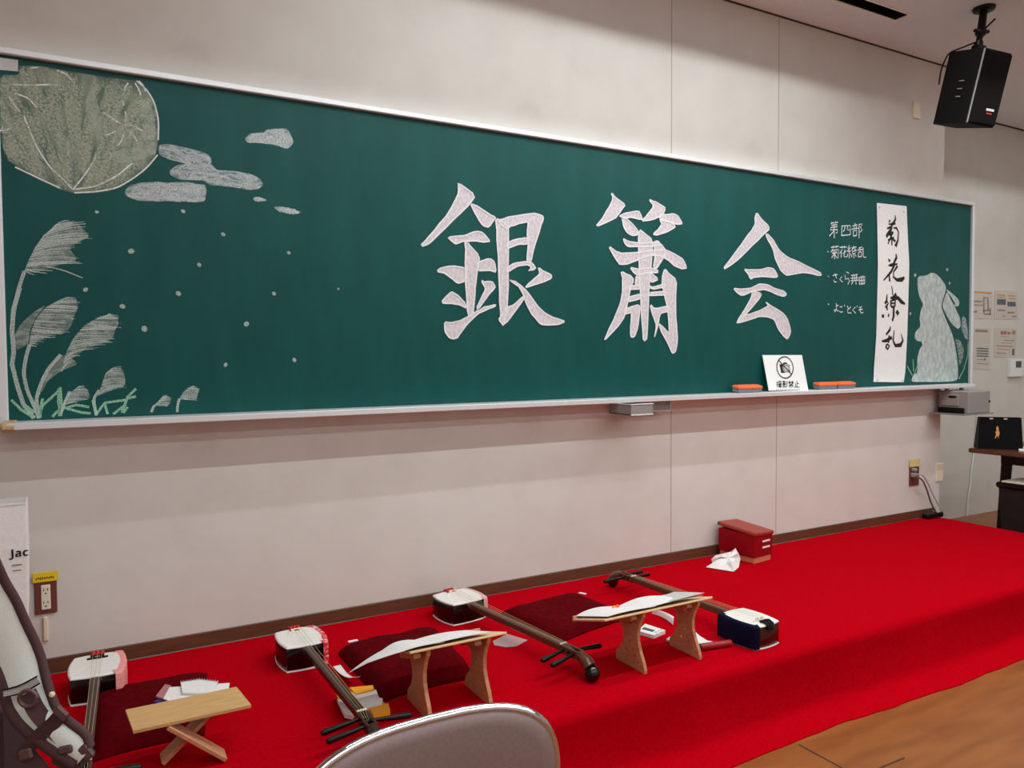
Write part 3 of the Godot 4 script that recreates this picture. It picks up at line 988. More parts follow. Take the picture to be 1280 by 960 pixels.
func build_tray_things() -> void:
	eraser(923, 953, 487, 485, "orange topped board eraser left of the no photography sign")
	eraser(1024.5, 1046.5, 485, 484, "orange topped board eraser just right of the no photography sign")
	eraser(1048, 1069.5, 484, 482.5, "orange topped board eraser farthest right, touching its twin on the tray")

	# the sign leaning against the board
	var bl := on_wall(961.2, 488.2, 0.06)
	var br := on_wall(1010.4, 487.8, 0.06)
	var tl := on_wall(953.2, 443.8, 0.008)
	var tr_ := on_wall(1002.4, 443.8, 0.008)
	var sg := thing("no_photo_sign", "white no photography sign leaning on the chalkboard tray between erasers", "sign", (bl + br) / 2)
	var out := (br - bl).cross(tl - bl).normalized()
	var pt := func(x: float, y: float, lift: float) -> Vector3:          # crop pixels of the sign: corners (342,63) (693,63) (748,372) (398,375)
		var v := (y - 63.0) / 310.0
		var u := (x - lerpf(342, 398, v)) / lerpf(351, 350, v)
		return tl.lerp(tr_, u).lerp(bl.lerp(br, u), v) + out * lift
	var m := Mb.new(sg.position)
	m.slab([bl, br, tr_, tl], out, 0.003)
	part("plate", m, M.white, sg)
	m = Mb.new(sg.position)
	var ring := []
	for j in 40:
		var a := TAU * j / 40
		var tilt := Vector2(cos(a) * 72, sin(a) * 94).rotated(-0.12)
		ring.append(pt.call(538 + tilt.x, 173 + tilt.y, 0.0008))
	m.ribbon(ring, 0.0075, out, true)
	m.ribbon([pt.call(480, 108, 0.001), pt.call(597, 236, 0.001)], 0.0075, out)
	part("prohibition_ring", m, M.ink, sg)
	m = Mb.new(sg.position)
	m.flat_poly([pt.call(488, 146, 0.0004), pt.call(518, 142, 0.0004), pt.call(526, 128, 0.0004), pt.call(552, 128, 0.0004), pt.call(560, 142, 0.0004), pt.call(578, 150, 0.0004), pt.call(586, 214, 0.0004), pt.call(505, 222, 0.0004)], out)
	part("camera_symbol", m, M.ink, sg)
	m = Mb.new(sg.position)
	var lens := []
	var lens2 := []
	for j in 20:
		var a := TAU * j / 20
		lens.append(pt.call(549 + cos(a) * 27, 180 + sin(a) * 34, 0.0006))
		lens2.append(pt.call(549 + cos(a) * 20, 180 + sin(a) * 26, 0.0007))
	m.ribbon(lens, 0.0045, out, true)
	m.flat_poly(lens2, out)
	part("lens_symbol", m, M.paper_grey, sg)
	var glyphs := [
		[[[0,2.5],[3,2.5]],[[1.6,0],[1.6,9.5],[.6,9]],[[0,6],[3,5]],[[4.5,.3],[4.5,4],[9,4],[9,.3],[4.5,.3]],[[4.5,2.1],[9,2.1]],[[3.6,5],[9.8,5]],[[4.5,5],[4.5,9]],[[6.4,5],[6.4,9.6]],[[4.5,6.7],[6.4,6.7]],[[3.6,8.4],[6.6,7.9]],[[7,6.2],[9.6,6.2],[7,9.6]],[[7.4,6.6],[9.8,9.6]]],
		[[[1,.3],[1,3.4],[5,3.4],[5,.3],[1,.3]],[[1,1.8],[5,1.8]],[[0,4.5],[6,4.5]],[[3,3.6],[3,4.5]],[[1,5.5],[1,7.3],[5,7.3],[5,5.5],[1,5.5]],[[3,7.3],[3,9.8],[2,9.4]],[[1.4,8],[.2,9.5]],[[4.6,8],[5.8,9.4]],[[9.4,.3],[6.5,2.8]],[[9.6,3.2],[6.5,6]],[[9.8,6.2],[6,9.8]]],
		[[[0,1.5],[4.5,1.5]],[[2.2,0],[2.2,4.4]],[[2.2,1.8],[.2,4]],[[2.4,1.8],[4.4,3.6]],[[5.4,1.5],[10,1.5]],[[7.7,0],[7.7,4.4]],[[7.7,1.8],[5.6,3.8]],[[7.9,1.8],[9.9,4]],[[2,5.2],[8,5.2]],[[.6,6.8],[9.4,6.8]],[[5,6.8],[5,9.8],[4,9.6]],[[2.8,7.6],[1,9.3]],[[7.2,7.6],[9,9.3]]],
		[[[5,0],[5,9.2]],[[5,4],[9,4]],[[2,3.4],[2,9.2]],[[0,9.2],[10,9.2]]],
	]
	m = Mb.new(sg.position)
	for g in 4:
		for s in glyphs[g]:
			var line := []
			for q in s:
				line.append(pt.call(462 + g * 53.0 + q[0] * 4.6, 291 + q[1] * 5.9, 0.0008))
			m.ribbon(line, 0.0046, out)
	for k in 12:                                                          # the tops of a second line above the tray lip
		m.ribbon([pt.call(458 + k * 18.0, 366.0 - (k % 3), 0.0008), pt.call(468 + k * 18.0, 366.0 - (k % 2), 0.0008)], 0.004, out)
	part("lettering", m, M.ink, sg)

	# the calligraphy scroll pinned to the board
	var rows := [[1096.2,253.6,1133.2,257.6],[1097,292,1135,300],[1097.6,330,1136.6,330],[1096.8,370,1135.6,370],[1095.6,420,1134,420],[1092.4,465,1131.6,465],[1092,477.4,1129.6,477.8]]
	var sc := thing("calligraphy_scroll", "tall white paper scroll with four black brush characters pinned to the chalkboard", "scroll", on_wall(1111, 477, 0.004))
	m = Mb.new(sc.position)
	m.thick_patch(func(u: float, v: float) -> Vector3:
		var i := mini(int(v * 6.0), 5)
		var t := v * 6.0 - i
		var q := []
		for k in 4:
			q.append(lerpf(rows[i][k], rows[i + 1][k], t))
		var edge := pow(absf(2.0 * u - 1.0), 4.0) * 0.004 * sin(v * 9.0) * sin(PI * v)
		return on_wall(lerpf(q[0], q[2], 1.0 - u), lerpf(q[1], q[3], 1.0 - u), 0.0045 + maxf(0.0, edge)), 8, 30, Vector3(0, 0, 0.0015))
	part("paper", m, M.paper, sc)
	var inks := [
		[[[232,150,6],[235,190,14],[215,230,16],[185,245,10]],[[180,200,14],[170,225,8]],[[165,240,6],[200,245,14],[235,232,12]],[[150,285,10],[205,265,16],[190,295,18],[150,355,20],[145,375,12]],[[215,280,8],[245,280,14],[265,320,10],[260,400,12],[235,465,22]],[[165,340,20],[215,325,14]],[[205,330,12],[160,440,8]],[[185,350,14],[200,400,12],[198,455,10]],[[200,385,8],[235,415,16]],[[160,400,10],[220,375,12]]],
		[[[240,540,10],[245,575,18],[215,640,16],[185,660,12]],[[165,590,10],[180,615,16]],[[165,655,8],[195,650,18],[255,640,8]],[[225,650,14],[190,720,16],[115,805,8]],[[170,730,10],[178,815,14]],[[255,660,16],[215,720,10],[215,770,12],[250,800,18],[300,795,26],[325,775,14]]],
		[[[180,55,6],[190,100,8],[190,140,8]],[[225,130,22],[200,155,14],[170,170,10]],[[185,175,12],[240,165,20],[270,200,22],[305,222,10]],[[140,130,6],[135,190,14],[120,220,16]],[[130,190,14],[150,215,10],[125,255,14]],[[140,240,8],[140,280,10]],[[175,185,12],[175,245,12]],[[180,190,10],[215,185,12],[210,245,14]],[[178,215,8],[210,212,8]],[[175,248,12],[212,246,10]],[[200,255,14],[200,330,16],[188,380,12]],[[225,285,20],[245,318,22]],[[90,330,14],[112,335,18]],[[155,310,8],[152,340,12]]],
		[[[170,430,8],[165,460,14],[130,505,12]],[[90,565,8],[130,560,18],[185,530,16]],[[160,510,12],[150,580,14]],[[135,590,10],[130,620,14],[145,640,12],[160,610,12],[140,590,10]],[[205,465,6],[195,560,12],[215,605,18],[265,600,22],[285,560,14],[270,495,4]]],
	]
	for g in 4:
		m = Mb.new(sc.position)
		var off := Vector2(1090, 250) if g < 2 else Vector2(1090, 350)
		var k := 8.0 if g < 2 else 7.38
		for s in inks[g]:
			var ws := []
			for q in s:
				ws.append(q[2] / k / 105.0)
			m.ribbon(px(s, off, k, 0.0052), ws, Vector3.BACK)
		part("ink_character", m, M.ink, sc)
	for q in [[1098.2,259.5],[1128.5,265],[1095.5,475],[1127,475.5]]:
		m = Mb.new(sc.position)
		var c := on_wall(q[0], q[1], 0.0)
		m.ball(c + Vector3(0, 0, 0.007), Vector3(0.006, 0.006, 0.004), 10)
		part("pin", m, M.paper_grey, sc)


# ---------------------------------------------------------------- fittings on the wall
func poster(c: Array, label: String, bars: Array) -> void:
	var p := []
	for q in c:
		p.append(on_wall(q[0], q[1], -0.552))
	var t := thing("poster", label, "poster", p[2].lerp(p[3], 0.5), 0.0, "posters on the wall beside the chalkboard")
	var m := Mb.new(t.position)
	m.slab(p, Vector3.BACK, 0.002)
	part("paper", m, M.poster, t)
	var by := {}
	for b in bars:
		if not by.has(b[4]):
			by[b[4]] = Mb.new(t.position)
		var q := func(u: float, v: float) -> Vector3: return p[0].lerp(p[1], u).lerp(p[3].lerp(p[2], u), v) + Vector3(0, 0, 0.0006)
		by[b[4]].flat_poly([q.call(b[0], b[1]), q.call(b[2], b[1]), q.call(b[2], b[3]), q.call(b[0], b[3])], Vector3.BACK)
	for k in by:
		part("printing", by[k], M[k], t)

func outlet(u0: float, v0: float, u1: float, v1: float, label: String, sockets: bool) -> Node3D:
	var a := on_wall(u0, v0, WALL)
	var b := on_wall(u1, v1, WALL)
	var c := Vector3((a.x + b.x) / 2, (a.y + b.y) / 2, WALL)
	var t := thing("wall_outlet", label, "outlet", c)
	var m := Mb.new()
	var w := b.x - a.x
	var h := a.y - b.y
	m.box(Vector3(0, 0, 0.004), Vector3(w, h, 0.008), Basis.IDENTITY, 0.003)
	part("cover_plate", m, M.brown_plate, t)
	if sockets:
		m = Mb.new()
		m.box(Vector3(0.0, -0.006, 0.009), Vector3(w * 0.42, h * 0.66, 0.006), Basis.IDENTITY, 0.002)
		part("receptacle", m, M.ivory, t)
		for k in [-1, 1]:
			m = Mb.new()
			for s in [-1, 1]:
				m.box(Vector3(s * 0.006, -0.006 + k * 0.022 + 0.005, 0.0122), Vector3(0.0022, 0.008, 0.001))
			m.box(Vector3(0, -0.006 + k * 0.022 - 0.008, 0.0122), Vector3(0.005, 0.004, 0.001))
			part("socket_slot", m, M.black, t)
	m = Mb.new()
	m.box(Vector3(0, h / 2 + (0.0 if sockets else 0.02), 0.0095), Vector3(w * 1.12, 0.034 if sockets else 0.05, 0.003), Basis.IDENTITY, 0.001)
	part("warning_label", m, M.tape if sockets else plain(rgb(214, 196, 130), 0.6), t, "yellow sticker over the top edge")
	if sockets:
		m = Mb.new()
		for k in 9:
			m.box(Vector3(-0.026 + k * 0.0062, h / 2 - 0.004 + 0.002 * (k % 2), 0.0115), Vector3(0.0035, 0.006, 0.0006))
		part("label_print", m, M.gap, t)
	return t

func plate(called: String, u0: float, v0: float, u1: float, v1: float, z: float, thick: float, m_: Material, label: String, cat: String) -> Node3D:
	var a := on_wall(u0, v0, z)
	var b := on_wall(u1, v1, z)
	var t := thing(called, label, cat, Vector3((a.x + b.x) / 2, (a.y + b.y) / 2, z))
	var m := Mb.new()
	m.box(Vector3(0, 0, thick / 2), Vector3(b.x - a.x, a.y - b.y, thick), Basis.IDENTITY, 0.003)
	part("cover_plate", m, m_, t)
	return t

func build_wall_fittings() -> void:
	poster([[1214, 362.6], [1240.5, 364.4], [1240.5, 398.5], [1214, 398]], "poster with an orange heading and a floor plan beside the board", [[0.1, 0.04, 0.95, 0.09, "print_orange"], [0.1, 0.36, 0.5, 0.42, "print_grey"], [0.1, 0.5, 0.55, 0.54, "print_grey"], [0.55, 0.22, 0.62, 0.8, "print_grey"], [0.62, 0.22, 0.8, 0.27, "print_grey"], [0.75, 0.27, 0.82, 0.7, "print_grey"], [0.55, 0.68, 0.92, 0.73, "print_grey"], [0.6, 0.8, 0.92, 0.86, "print_grey"], [0.86, 0.6, 0.92, 0.86, "print_grey"], [0.1, 0.72, 0.28, 0.8, "print_grey"]])
	poster([[1243.4, 362.8], [1271.6, 364.2], [1272, 399], [1243, 398.8]], "poster with two blue picture boxes, upper one farthest from the board", [[0.1, 0.14, 0.45, 0.18, "print_orange"], [0.58, 0.15, 0.9, 0.19, "print_orange"], [0.1, 0.3, 0.48, 0.5, "print_blue"], [0.55, 0.38, 0.92, 0.55, "print_blue"], [0.12, 0.66, 0.45, 0.72, "print_grey"], [0.55, 0.74, 0.85, 0.8, "print_grey"], [0.6, 0.26, 0.9, 0.29, "print_grey"], [0.35, 0.88, 0.45, 0.92, "print_grey"], [0.75, 0.88, 0.95, 0.93, "print_grey"], [0.1, 0.22, 0.46, 0.24, "print_grey"]])
	poster([[1214, 409.6], [1238, 410.6], [1237.4, 462.5], [1214, 461]], "pale notice with grey ruled text lines, below the floor plan poster", [[0.2, 0.04, 0.85, 0.1, "print_grey"], [0.28, 0.48, 0.9, 0.51, "print_blue"], [0.28, 0.54, 0.9, 0.57, "print_blue"], [0.28, 0.6, 0.9, 0.63, "print_blue"], [0.28, 0.66, 0.9, 0.69, "print_blue"], [0.3, 0.75, 0.65, 0.77, "print_grey"], [0.68, 0.73, 0.76, 0.78, "print_blue"], [0.3, 0.85, 0.9, 0.87, "print_grey"]])
	poster([[1243.2, 409.8], [1271.4, 411], [1269.6, 447.2], [1242.6, 446]], "pale notice with red heading and underline above the wall thermostat", [[0.27, 0.1, 0.4, 0.22, "print_red"], [0.42, 0.09, 0.52, 0.22, "print_red"], [0.56, 0.12, 0.7, 0.2, "print_red"], [0.28, 0.28, 0.64, 0.3, "print_grey"], [0.78, 0.07, 0.92, 0.2, "print_grey"], [0.4, 0.4, 0.92, 0.43, "print_grey"], [0.1, 0.6, 0.85, 0.63, "print_red"], [0.08, 0.85, 0.55, 0.88, "print_grey"], [0.82, 0.7, 0.92, 0.92, "print_blue"], [0.3, 0.5, 0.8, 0.52, "print_grey"], [0.12, 0.72, 0.7, 0.74, "print_grey"]])
	var th := plate("thermostat", 1259, 449, 1274.6, 470.6, -0.555, 0.03, M.white, "white wall thermostat with a dark display near the side table", "thermostat")
	var m := Mb.new()
	m.box(Vector3(0.02, 0.03, 0.0305), Vector3(0.085, 0.055, 0.002), Basis.IDENTITY, 0.0008)
	part("display", m, M.lcd, th)
	plate("wall_switch", 1277, 449.5, 1284, 470, -0.555, 0.012, M.cream, "cream switch plate right of the white thermostat", "switch")
	plate("blank_plate", 1140.6, 126.5, 1149.2, 149.4, WALL, 0.008, M.cream, "small beige plate high on the wall behind the speaker", "wall plate")
	plate("cable_plate", 1169, 579.5, 1178, 601, WALL, 0.008, M.cream, "beige blank plate on the wall right of the plugged outlet", "wall plate")
	plate("cord_cover", 53.5, 771, 61, 800, WALL, 0.01, M.cream, "small off white cover on the wall under the yellow labelled outlet", "wall plate")
	outlet(42.5, 722, 72, 764.5, "brown double outlet with a yellow sticker near the white bag", true)
	var o := outlet(1136, 583, 1147.5, 606, "brown outlet with a plug and cord at the wall corner", false)
	m = Mb.new(o.position)
	var pc := on_wall(1143, 594, 0.01)
	m.box(Vector3(pc.x, pc.y, 0.008), Vector3(0.026, 0.03, 0.04), Basis.IDENTITY, 0.006)
	m.box(Vector3(pc.x + 0.004, pc.y + 0.034, 0.006), Vector3(0.024, 0.022, 0.034), Basis.IDENTITY, 0.006)
	part("plug", m, M.grey, o)
	m = Mb.new(o.position)
	var cord := []
	for q in [[1144,595,0.03],[1149,597,0.045],[1154,601,0.05],[1159,613,0.045],[1163,627,0.04],[1168,637,0.035],[1172,643,0.035]]:
		cord.append(on_wall(q[0], q[1], q[2]))
	m.tube(smooth(cord, false, 2), 0.0055, 8)
	part("cord", m, M.cable, o)
	var c2 := Mb.new()
	var cl := []
	for q in [[1146,593,0.03],[1153,593,0.05],[1160,604,0.03],[1166,618,0.012],[1173,631,0.012],[1179,640,0.02],[1184,646,0.035]]:
		cl.append(on_wall(q[0], q[1], q[2]))
	c2.tube(smooth(cl, false, 2), 0.004, 8)
	tag(part("thin_cable", c2, M.grey_light, self), "thin pale cable running from the plugged outlet to the platform corner", "cable")
	var sp := on_deck(1163, 646.5, 0.0)
	var st := thing("power_strip", "black power strip on the platform at the end of the skirting board", "power strip", Vector3(sp.x, DECK, 0.035))
	m = Mb.new()
	m.box(Vector3(0.0, 0.016, 0.0), Vector3(0.17, 0.032, 0.045), Basis.IDENTITY, 0.006)
	part("case", m, M.black, st)
	m = Mb.new()
	m.box(Vector3(0.045, 0.036, 0), Vector3(0.03, 0.012, 0.028), Basis.IDENTITY, 0.003)
	part("plug", m, M.grey_light, st)
	var wc := Mb.new()
	var wp := []
	for q in [[1222,512],[1221,530],[1219,552],[1216,575],[1214,590],[1213,606],[1210,622],[1208.5,645]]:
		wp.append(on_wall(q[0], q[1], -0.545))
	wc.tube(smooth(wp, false, 2), 0.007, 8)
	tag(part("white_cable", wc, M.white, self), "white cable hanging down the recessed wall behind the side table", "cable")

	# pull-out chalk drawer hanging under the tray
	var d := thing("chalk_drawer", "grey metal chalk drawer pulled out under the middle of the tray", "drawer", Vector3(2.56, B0 - 0.03, 0.08))
	var a := on_wall(777, 500, 0.14)
	var x0 := on_wall(787.5, 505, 0.2).x
	var x1 := on_wall(815, 504, 0.2).x
	m = Mb.new(d.position)
	var yb := B0 - 0.075
	var yt := B0 - 0.025
	var xm := (x0 + x1) / 2
	m.box(Vector3(xm, yb + 0.002, 0.12), Vector3(x1 - x0, 0.004, 0.17))
	for x in [x0 + 0.002, x1 - 0.002]:
		m.box(Vector3(x, (yb + yt) / 2, 0.12), Vector3(0.004, yt - yb, 0.17))
	m.box(Vector3(xm, (yb + yt) / 2, 0.205), Vector3(x1 - x0, yt - yb, 0.006), Basis.IDENTITY, 0.002)
	part("tray_box", m, M.grey, d)
	m = Mb.new(d.position)
	m.box(Vector3(xm, yt, 0.206), Vector3(x1 - x0 + 0.006, 0.005, 0.01), Basis.IDENTITY, 0.002)
	m.box(Vector3(xm, yb, 0.207), Vector3(x1 - x0 + 0.002, 0.005, 0.01), Basis.IDENTITY, 0.002)
	m.box(Vector3(x0, yt, 0.12), Vector3(0.006, 0.005, 0.17), Basis.IDENTITY, 0.001)
	part("edge_trim", m, M.alu, d)
	m = Mb.new(d.position)
	m.box(Vector3(2.65, B0 - 0.05, 0.03), Vector3(0.29, 0.046, 0.06), Basis.IDENTITY, 0.004)
	part("housing", m, M.alu_dark, d)
	m = Mb.new(d.position)
	m.box(Vector3(2.65, B0 - 0.034, 0.06), Vector3(0.02, 0.012, 0.05), Basis.IDENTITY, 0.003)
	m.box(Vector3(2.65, B0 - 0.074, 0.062), Vector3(0.29, 0.004, 0.006))
	m.box(Vector3(2.794, B0 - 0.05, 0.062), Vector3(0.004, 0.046, 0.006))
	part("edge_trim", m, M.alu, d)
	for k in 4:
		m = Mb.new(d.position)
		m.tube([Vector3(xm - 0.04 + k * 0.022, yb + 0.035, 0.1), Vector3(xm - 0.045 + k * 0.024, yb + 0.035, 0.19)], 0.006, 8)
		part("chalk_stick", m, M.pinkish if k % 2 else M.white, d)

	# electric eraser cleaner on a shelf at the end of the board
	var ec := thing("eraser_cleaner", "grey electric eraser cleaner on a shelf under the end of the board", "eraser cleaner", Vector3(5.28, B0 - 0.2, 0.1))
	var e0 := on_wall(1211, 502, 0.22).x
	var e1 := on_wall(1238, 502, 0.22).x
	m = Mb.new(ec.position)
	m.box(Vector3((e0 + e1) / 2, B0 - 0.112, 0.12), Vector3(e1 - e0, 0.145, 0.2), Basis.IDENTITY, 0.006)
	part("case", m, M.grey, ec)
	m = Mb.new(ec.position)
	m.box(Vector3((e0 + e1) / 2 - 0.02, B0 - 0.188, 0.115), Vector3(e1 - e0 + 0.09, 0.008, 0.23), Basis.IDENTITY, 0.002)
	part("shelf", m, M.alu_dark, ec)
	m = Mb.new(ec.position)
	m.box(Vector3(e0 - 0.003, B0 - 0.1, 0.1), Vector3(0.012, 0.075, 0.12), Basis.IDENTITY, 0.004)
	part("side_panel", m, M.grey, ec)
	m = Mb.new(ec.position)
	m.box(Vector3(e0 - 0.008, B0 - 0.078, 0.12), Vector3(0.012, 0.014, 0.05), Basis.IDENTITY, 0.004)
	m.box(Vector3(e0 - 0.006, B0 - 0.165, 0.11), Vector3(0.012, 0.035, 0.17), Basis.IDENTITY, 0.003)
	part("dust_slot", m, M.black, ec)
	m = Mb.new(ec.position)
	m.ball(Vector3(e1 - 0.012, B0 - 0.11, 0.222), Vector3(0.008, 0.009, 0.004), 10)
	part("power_switch", m, M.black, ec)
	m = Mb.new(ec.position)
	for x in [e0 + 0.03, e1 - 0.05]:
		m.box(Vector3(x, B0 - 0.03, 0.06), Vector3(0.03, 0.036, 0.012))
	part("bracket", m, M.alu_dark, ec)


# ---------------------------------------------------------------- loudspeaker under the ceiling
func build_speaker() -> void:
	var t := thing("ceiling_speaker", "black loudspeaker tilted down on a pole bracket under the ceiling", "speaker", Vector3(4.477, 2.764, 0.57))
	var b := Basis.from_euler(Vector3(0.252, -0.11, -0.009))
	var w := 0.223
	var h := 0.376
	var d := 0.213
	var m := Mb.new()
	# cabinet tapering towards its back
	var ring := func(y: float) -> Array:
		var r := []
		for q in [[-w / 2, d / 2 - 0.012], [-w / 2 + 0.008, d / 2], [w / 2 - 0.008, d / 2], [w / 2, d / 2 - 0.012], [w * 0.4, -d / 2], [-w * 0.44, -d / 2]]:
			r.append(b * Vector3(q[0], y, q[1]))
		return r
	var rings := [ring.call(-h / 2), ring.call(h / 2)]
	for i in 6:
		var k := (i + 1) % 6
		m.quad(rings[0][i], rings[0][k], rings[1][k], rings[1][i])
	m.fan(rings[0], true)
	m.fan(rings[1], false)
	part("cabinet", m, M.black_matte, t)
	m = Mb.new()
	m.box(b * Vector3(0, 0, d / 2 + 0.004), Vector3(w * 0.94, h * 0.96, 0.012), b, 0.005)
	part("front_grille", m, M.grille, t)
	m = Mb.new()
	m.box(b * Vector3(-w / 2 + 0.004, 0, d / 2 + 0.002), Vector3(0.007, h * 0.99, 0.01), b, 0.003)
	part("edge_trim", m, M.grey, t)
	m = Mb.new()
	m.box(b * Vector3(0.032, -0.105, d / 2 + 0.0115), Vector3(0.058, 0.011, 0.003), b)
	part("name_plate", m, M.white, t)
	m = Mb.new()
	m.box(b * Vector3(0.03, -0.124, d / 2 + 0.0115), Vector3(0.04, 0.007, 0.003), b)
	part("name_plate", m, M.redcord, t)
	m = Mb.new()
	for k in 3:
		m.box(b * Vector3(-w / 2 - 0.001, 0.03 - k * 0.04, 0.02), Vector3(0.006, 0.006, 0.03), b, 0.002)
	part("side_slot", m, M.grey, t)
	m = Mb.new()
	var top := b * Vector3(0, h / 2, -0.01)
	var foot := Vector3(0.075, CEIL - 2.764, 0.02)
	m.tube([top + Vector3(0, -0.01, 0), top + Vector3(0, 0.06, 0)], 0.022, 12)
	m.tube([top + Vector3(0, 0.05, 0), top.lerp(foot, 0.5)], 0.016, 12)
	m.tube([top.lerp(foot, 0.4), foot], 0.02, 12)
	part("pole", m, M.black, t)
	m = Mb.new()
	m.lathe(foot + Vector3(0, -0.022, 0), [Vector2(0.03, 0.0), Vector2(0.052, 0.006), Vector2(0.056, 0.014), Vector2(0.056, 0.022)], 24)
	part("ceiling_plate", m, M.black, t)
	m = Mb.new()
	var mid := top.lerp(foot, 0.45)
	m.tube([mid + Vector3(-0.055, 0.0, 0.0), mid + Vector3(0.05, 0.01, 0.01)], 0.01, 10)
	m.ball(mid, Vector3(0.03, 0.026, 0.03), 12)
	m.tube([mid + Vector3(0.01, 0.02, 0.02), mid + Vector3(0.06, 0.07, 0.04)], 0.005, 8)
	m.box(top + Vector3(0, 0.02, 0), Vector3(0.055, 0.04, 0.055), b, 0.006)
	part("clamp", m, M.black, t)
	m = Mb.new()
	var lead := []
	for q in [Vector3(-0.02, 0.24, -0.03), Vector3(-0.07, 0.21, -0.06), Vector3(-0.115, 0.18, -0.1), Vector3(-0.118, 0.1, -0.12), Vector3(-0.11, 0.02, -0.118)]:
		lead.append(b * q)
	m.tube(smooth(lead, false, 2), 0.0045, 8)
	part("lead", m, M.black, t)


# ---------------------------------------------------------------- the shamisen (neck along local +z, lying skin up)
func shamisen(label: String, c: Vector2, to: Vector2, w: float, l: float, side: float, cover: Material, cord: Material, bridge: Material, body_m: Material, neck_m: Material) -> Node3D:
	var t := thing("shamisen", label, "shamisen", Vector3(c.x, DECK, c.y), atan2(to.x - c.x, to.y - c.y), "shamisen lying on the red carpet")
	var h := 0.088
	var outline := func(grow: float, y: float) -> Array:
		var r := []
		var cx := w * 0.46
		var cz := l * 0.455
		for s in 4:
			for k in 8:
				var u := k / 8.0 * 2.0 - 1.0
				var bulge := 1.0 - u * u
				var q: Vector2
				match s:
					0: q = Vector2(lerpf(-cx, cx, (u + 1) / 2), cz + (l / 2 - cz) * bulge)
					1: q = Vector2(cx + (w / 2 - cx + 0.006) * bulge, lerpf(cz, -cz, (u + 1) / 2))
					2: q = Vector2(lerpf(cx, -cx, (u + 1) / 2), -cz - (l / 2 - cz) * bulge)
					_: q = Vector2(-cx - (w / 2 - cx + 0.006) * bulge, lerpf(-cz, cz, (u + 1) / 2))
				q *= 1.0 + grow / (w / 2)
				r.append(Vector3(q.x, y, q.y))
		return r
	var shell := func(levels: Array) -> Mb:
		var m := Mb.new()
		var rings := []
		for q in levels:
			var r: Array = outline.call(q[0], q[1])
			rings.append(r)
		for i in rings.size() - 1:
			for j in 32:
				var k := (j + 1) % 32
				m.quad(rings[i][j], rings[i][k], rings[i + 1][k], rings[i + 1][j], 1 + j / 8)
		m.fan(rings[0], true)
		m.fan(rings[rings.size() - 1], false)
		return m
	part("body", shell.call([[-0.004, 0.004], [0.0, 0.008], [0.0, 0.08], [-0.002, 0.084]]), body_m, t)
	part("skin", shell.call([[0.0005, 0.0825], [0.0012, 0.085], [-0.002, 0.0885], [-0.006, 0.0893]]), M.skin, t, "white front skin")
	part("skin", shell.call([[-0.003, 0.0], [0.0012, 0.001], [0.0012, 0.005], [-0.002, 0.007]]), M.skin, t, "white back skin")
	# arm cover along one long side
	var m := Mb.new()
	var ins := []
	var outs := []
	var all: Array = outline.call(0.0, 0.0)
	var first := 7 if side > 0 else 23
	var rows := []
	for lv in [[0.002, 0.0895], [0.0045, 0.088], [0.006, 0.08], [0.0065, 0.045], [0.006, 0.006]]:
		var r: Array = outline.call(lv[0], lv[1])
		var row := []
		for k in 11:
			row.append(r[(first + k) % 32])
		rows.append(row)
	var inner: Array = outline.call(-0.012, 0.0896)
	var row0 := []
	for k in 11:
		row0.append(inner[(first + k) % 32])
	rows.push_front(row0)
	for i in rows.size() - 1:
		for k in 10:
			m.quad(rows[i + 1][k], rows[i + 1][k + 1], rows[i][k + 1], rows[i][k], 3)
	part("arm_cover", m, cover, t)
	# neck with its peg box
	m = Mb.new()
	var z0 := l / 2 - 0.004
	m.box(Vector3(0, 0.072, (z0 + 0.655) / 2), Vector3(0.028, 0.026, 0.655 - z0), Basis.IDENTITY, 0.004)
	m.box(Vector3(0, 0.074, z0 + 0.008), Vector3(0.04, 0.02, 0.03), Basis.IDENTITY, 0.006)
	part("neck", m, neck_m, t)
	m = Mb.new()
	m.box(Vector3(0, 0.086, 0.652), Vector3(0.03, 0.006, 0.006), Basis.IDENTITY, 0.002)
	part("nut", m, M.ivory, t)
	m = Mb.new()
	m.box(Vector3(-0.012, 0.07, 0.697), Vector3(0.008, 0.03, 0.09), Basis.IDENTITY, 0.002)
	m.box(Vector3(0.012, 0.07, 0.697), Vector3(0.008, 0.03, 0.09), Basis.IDENTITY, 0.002)
	m.box(Vector3(0, 0.058, 0.697), Vector3(0.024, 0.008, 0.09), Basis.IDENTITY, 0.002)
	m.tube([Vector3(0, 0.07, 0.735), Vector3(0, 0.068, 0.752), Vector3(0, 0.058, 0.772), Vector3(0, 0.046, 0.787)], [0.016, 0.018, 0.021, 0.023], 14)
	part("peg_box", m, neck_m, t)
	m = Mb.new()
	m.ball(Vector3(0, 0.0275, 0.797), Vector3(0.027, 0.0275, 0.025), 18, Basis.from_euler(Vector3(0.0, 0, 0)))
	part("scroll_head", m, M.black_gloss, t)
	for q in [[-1, 0.672], [-1, 0.722], [1, 0.697]]:
		m = Mb.new()
		var s: float = q[0]
		m.tube([Vector3(-0.02 * s, 0.072, q[1]), Vector3(0.022 * s, 0.072, q[1]), Vector3(0.05 * s, 0.07, q[1] + 0.004), Vector3(0.118 * s, 0.066, q[1] + 0.012), Vector3(0.124 * s, 0.066, q[1] + 0.013)], [0.0045, 0.005, 0.0065, 0.0092, 0.0065], 10)
		part("tuning_peg", m, M.black, t)
	# tail cord, bridge, strings
	m = Mb.new()
	var zt := -l / 2
	for s in [-1, 0, 1]:
		m.tube([Vector3(s * 0.012, 0.094, zt + 0.028), Vector3(s * 0.013, 0.098, zt + 0.012), Vector3(s * 0.014, 0.092, zt - 0.005), Vector3(s * 0.008, 0.07, zt - 0.009)], [0.004, 0.0055, 0.0055, 0.004], 8)
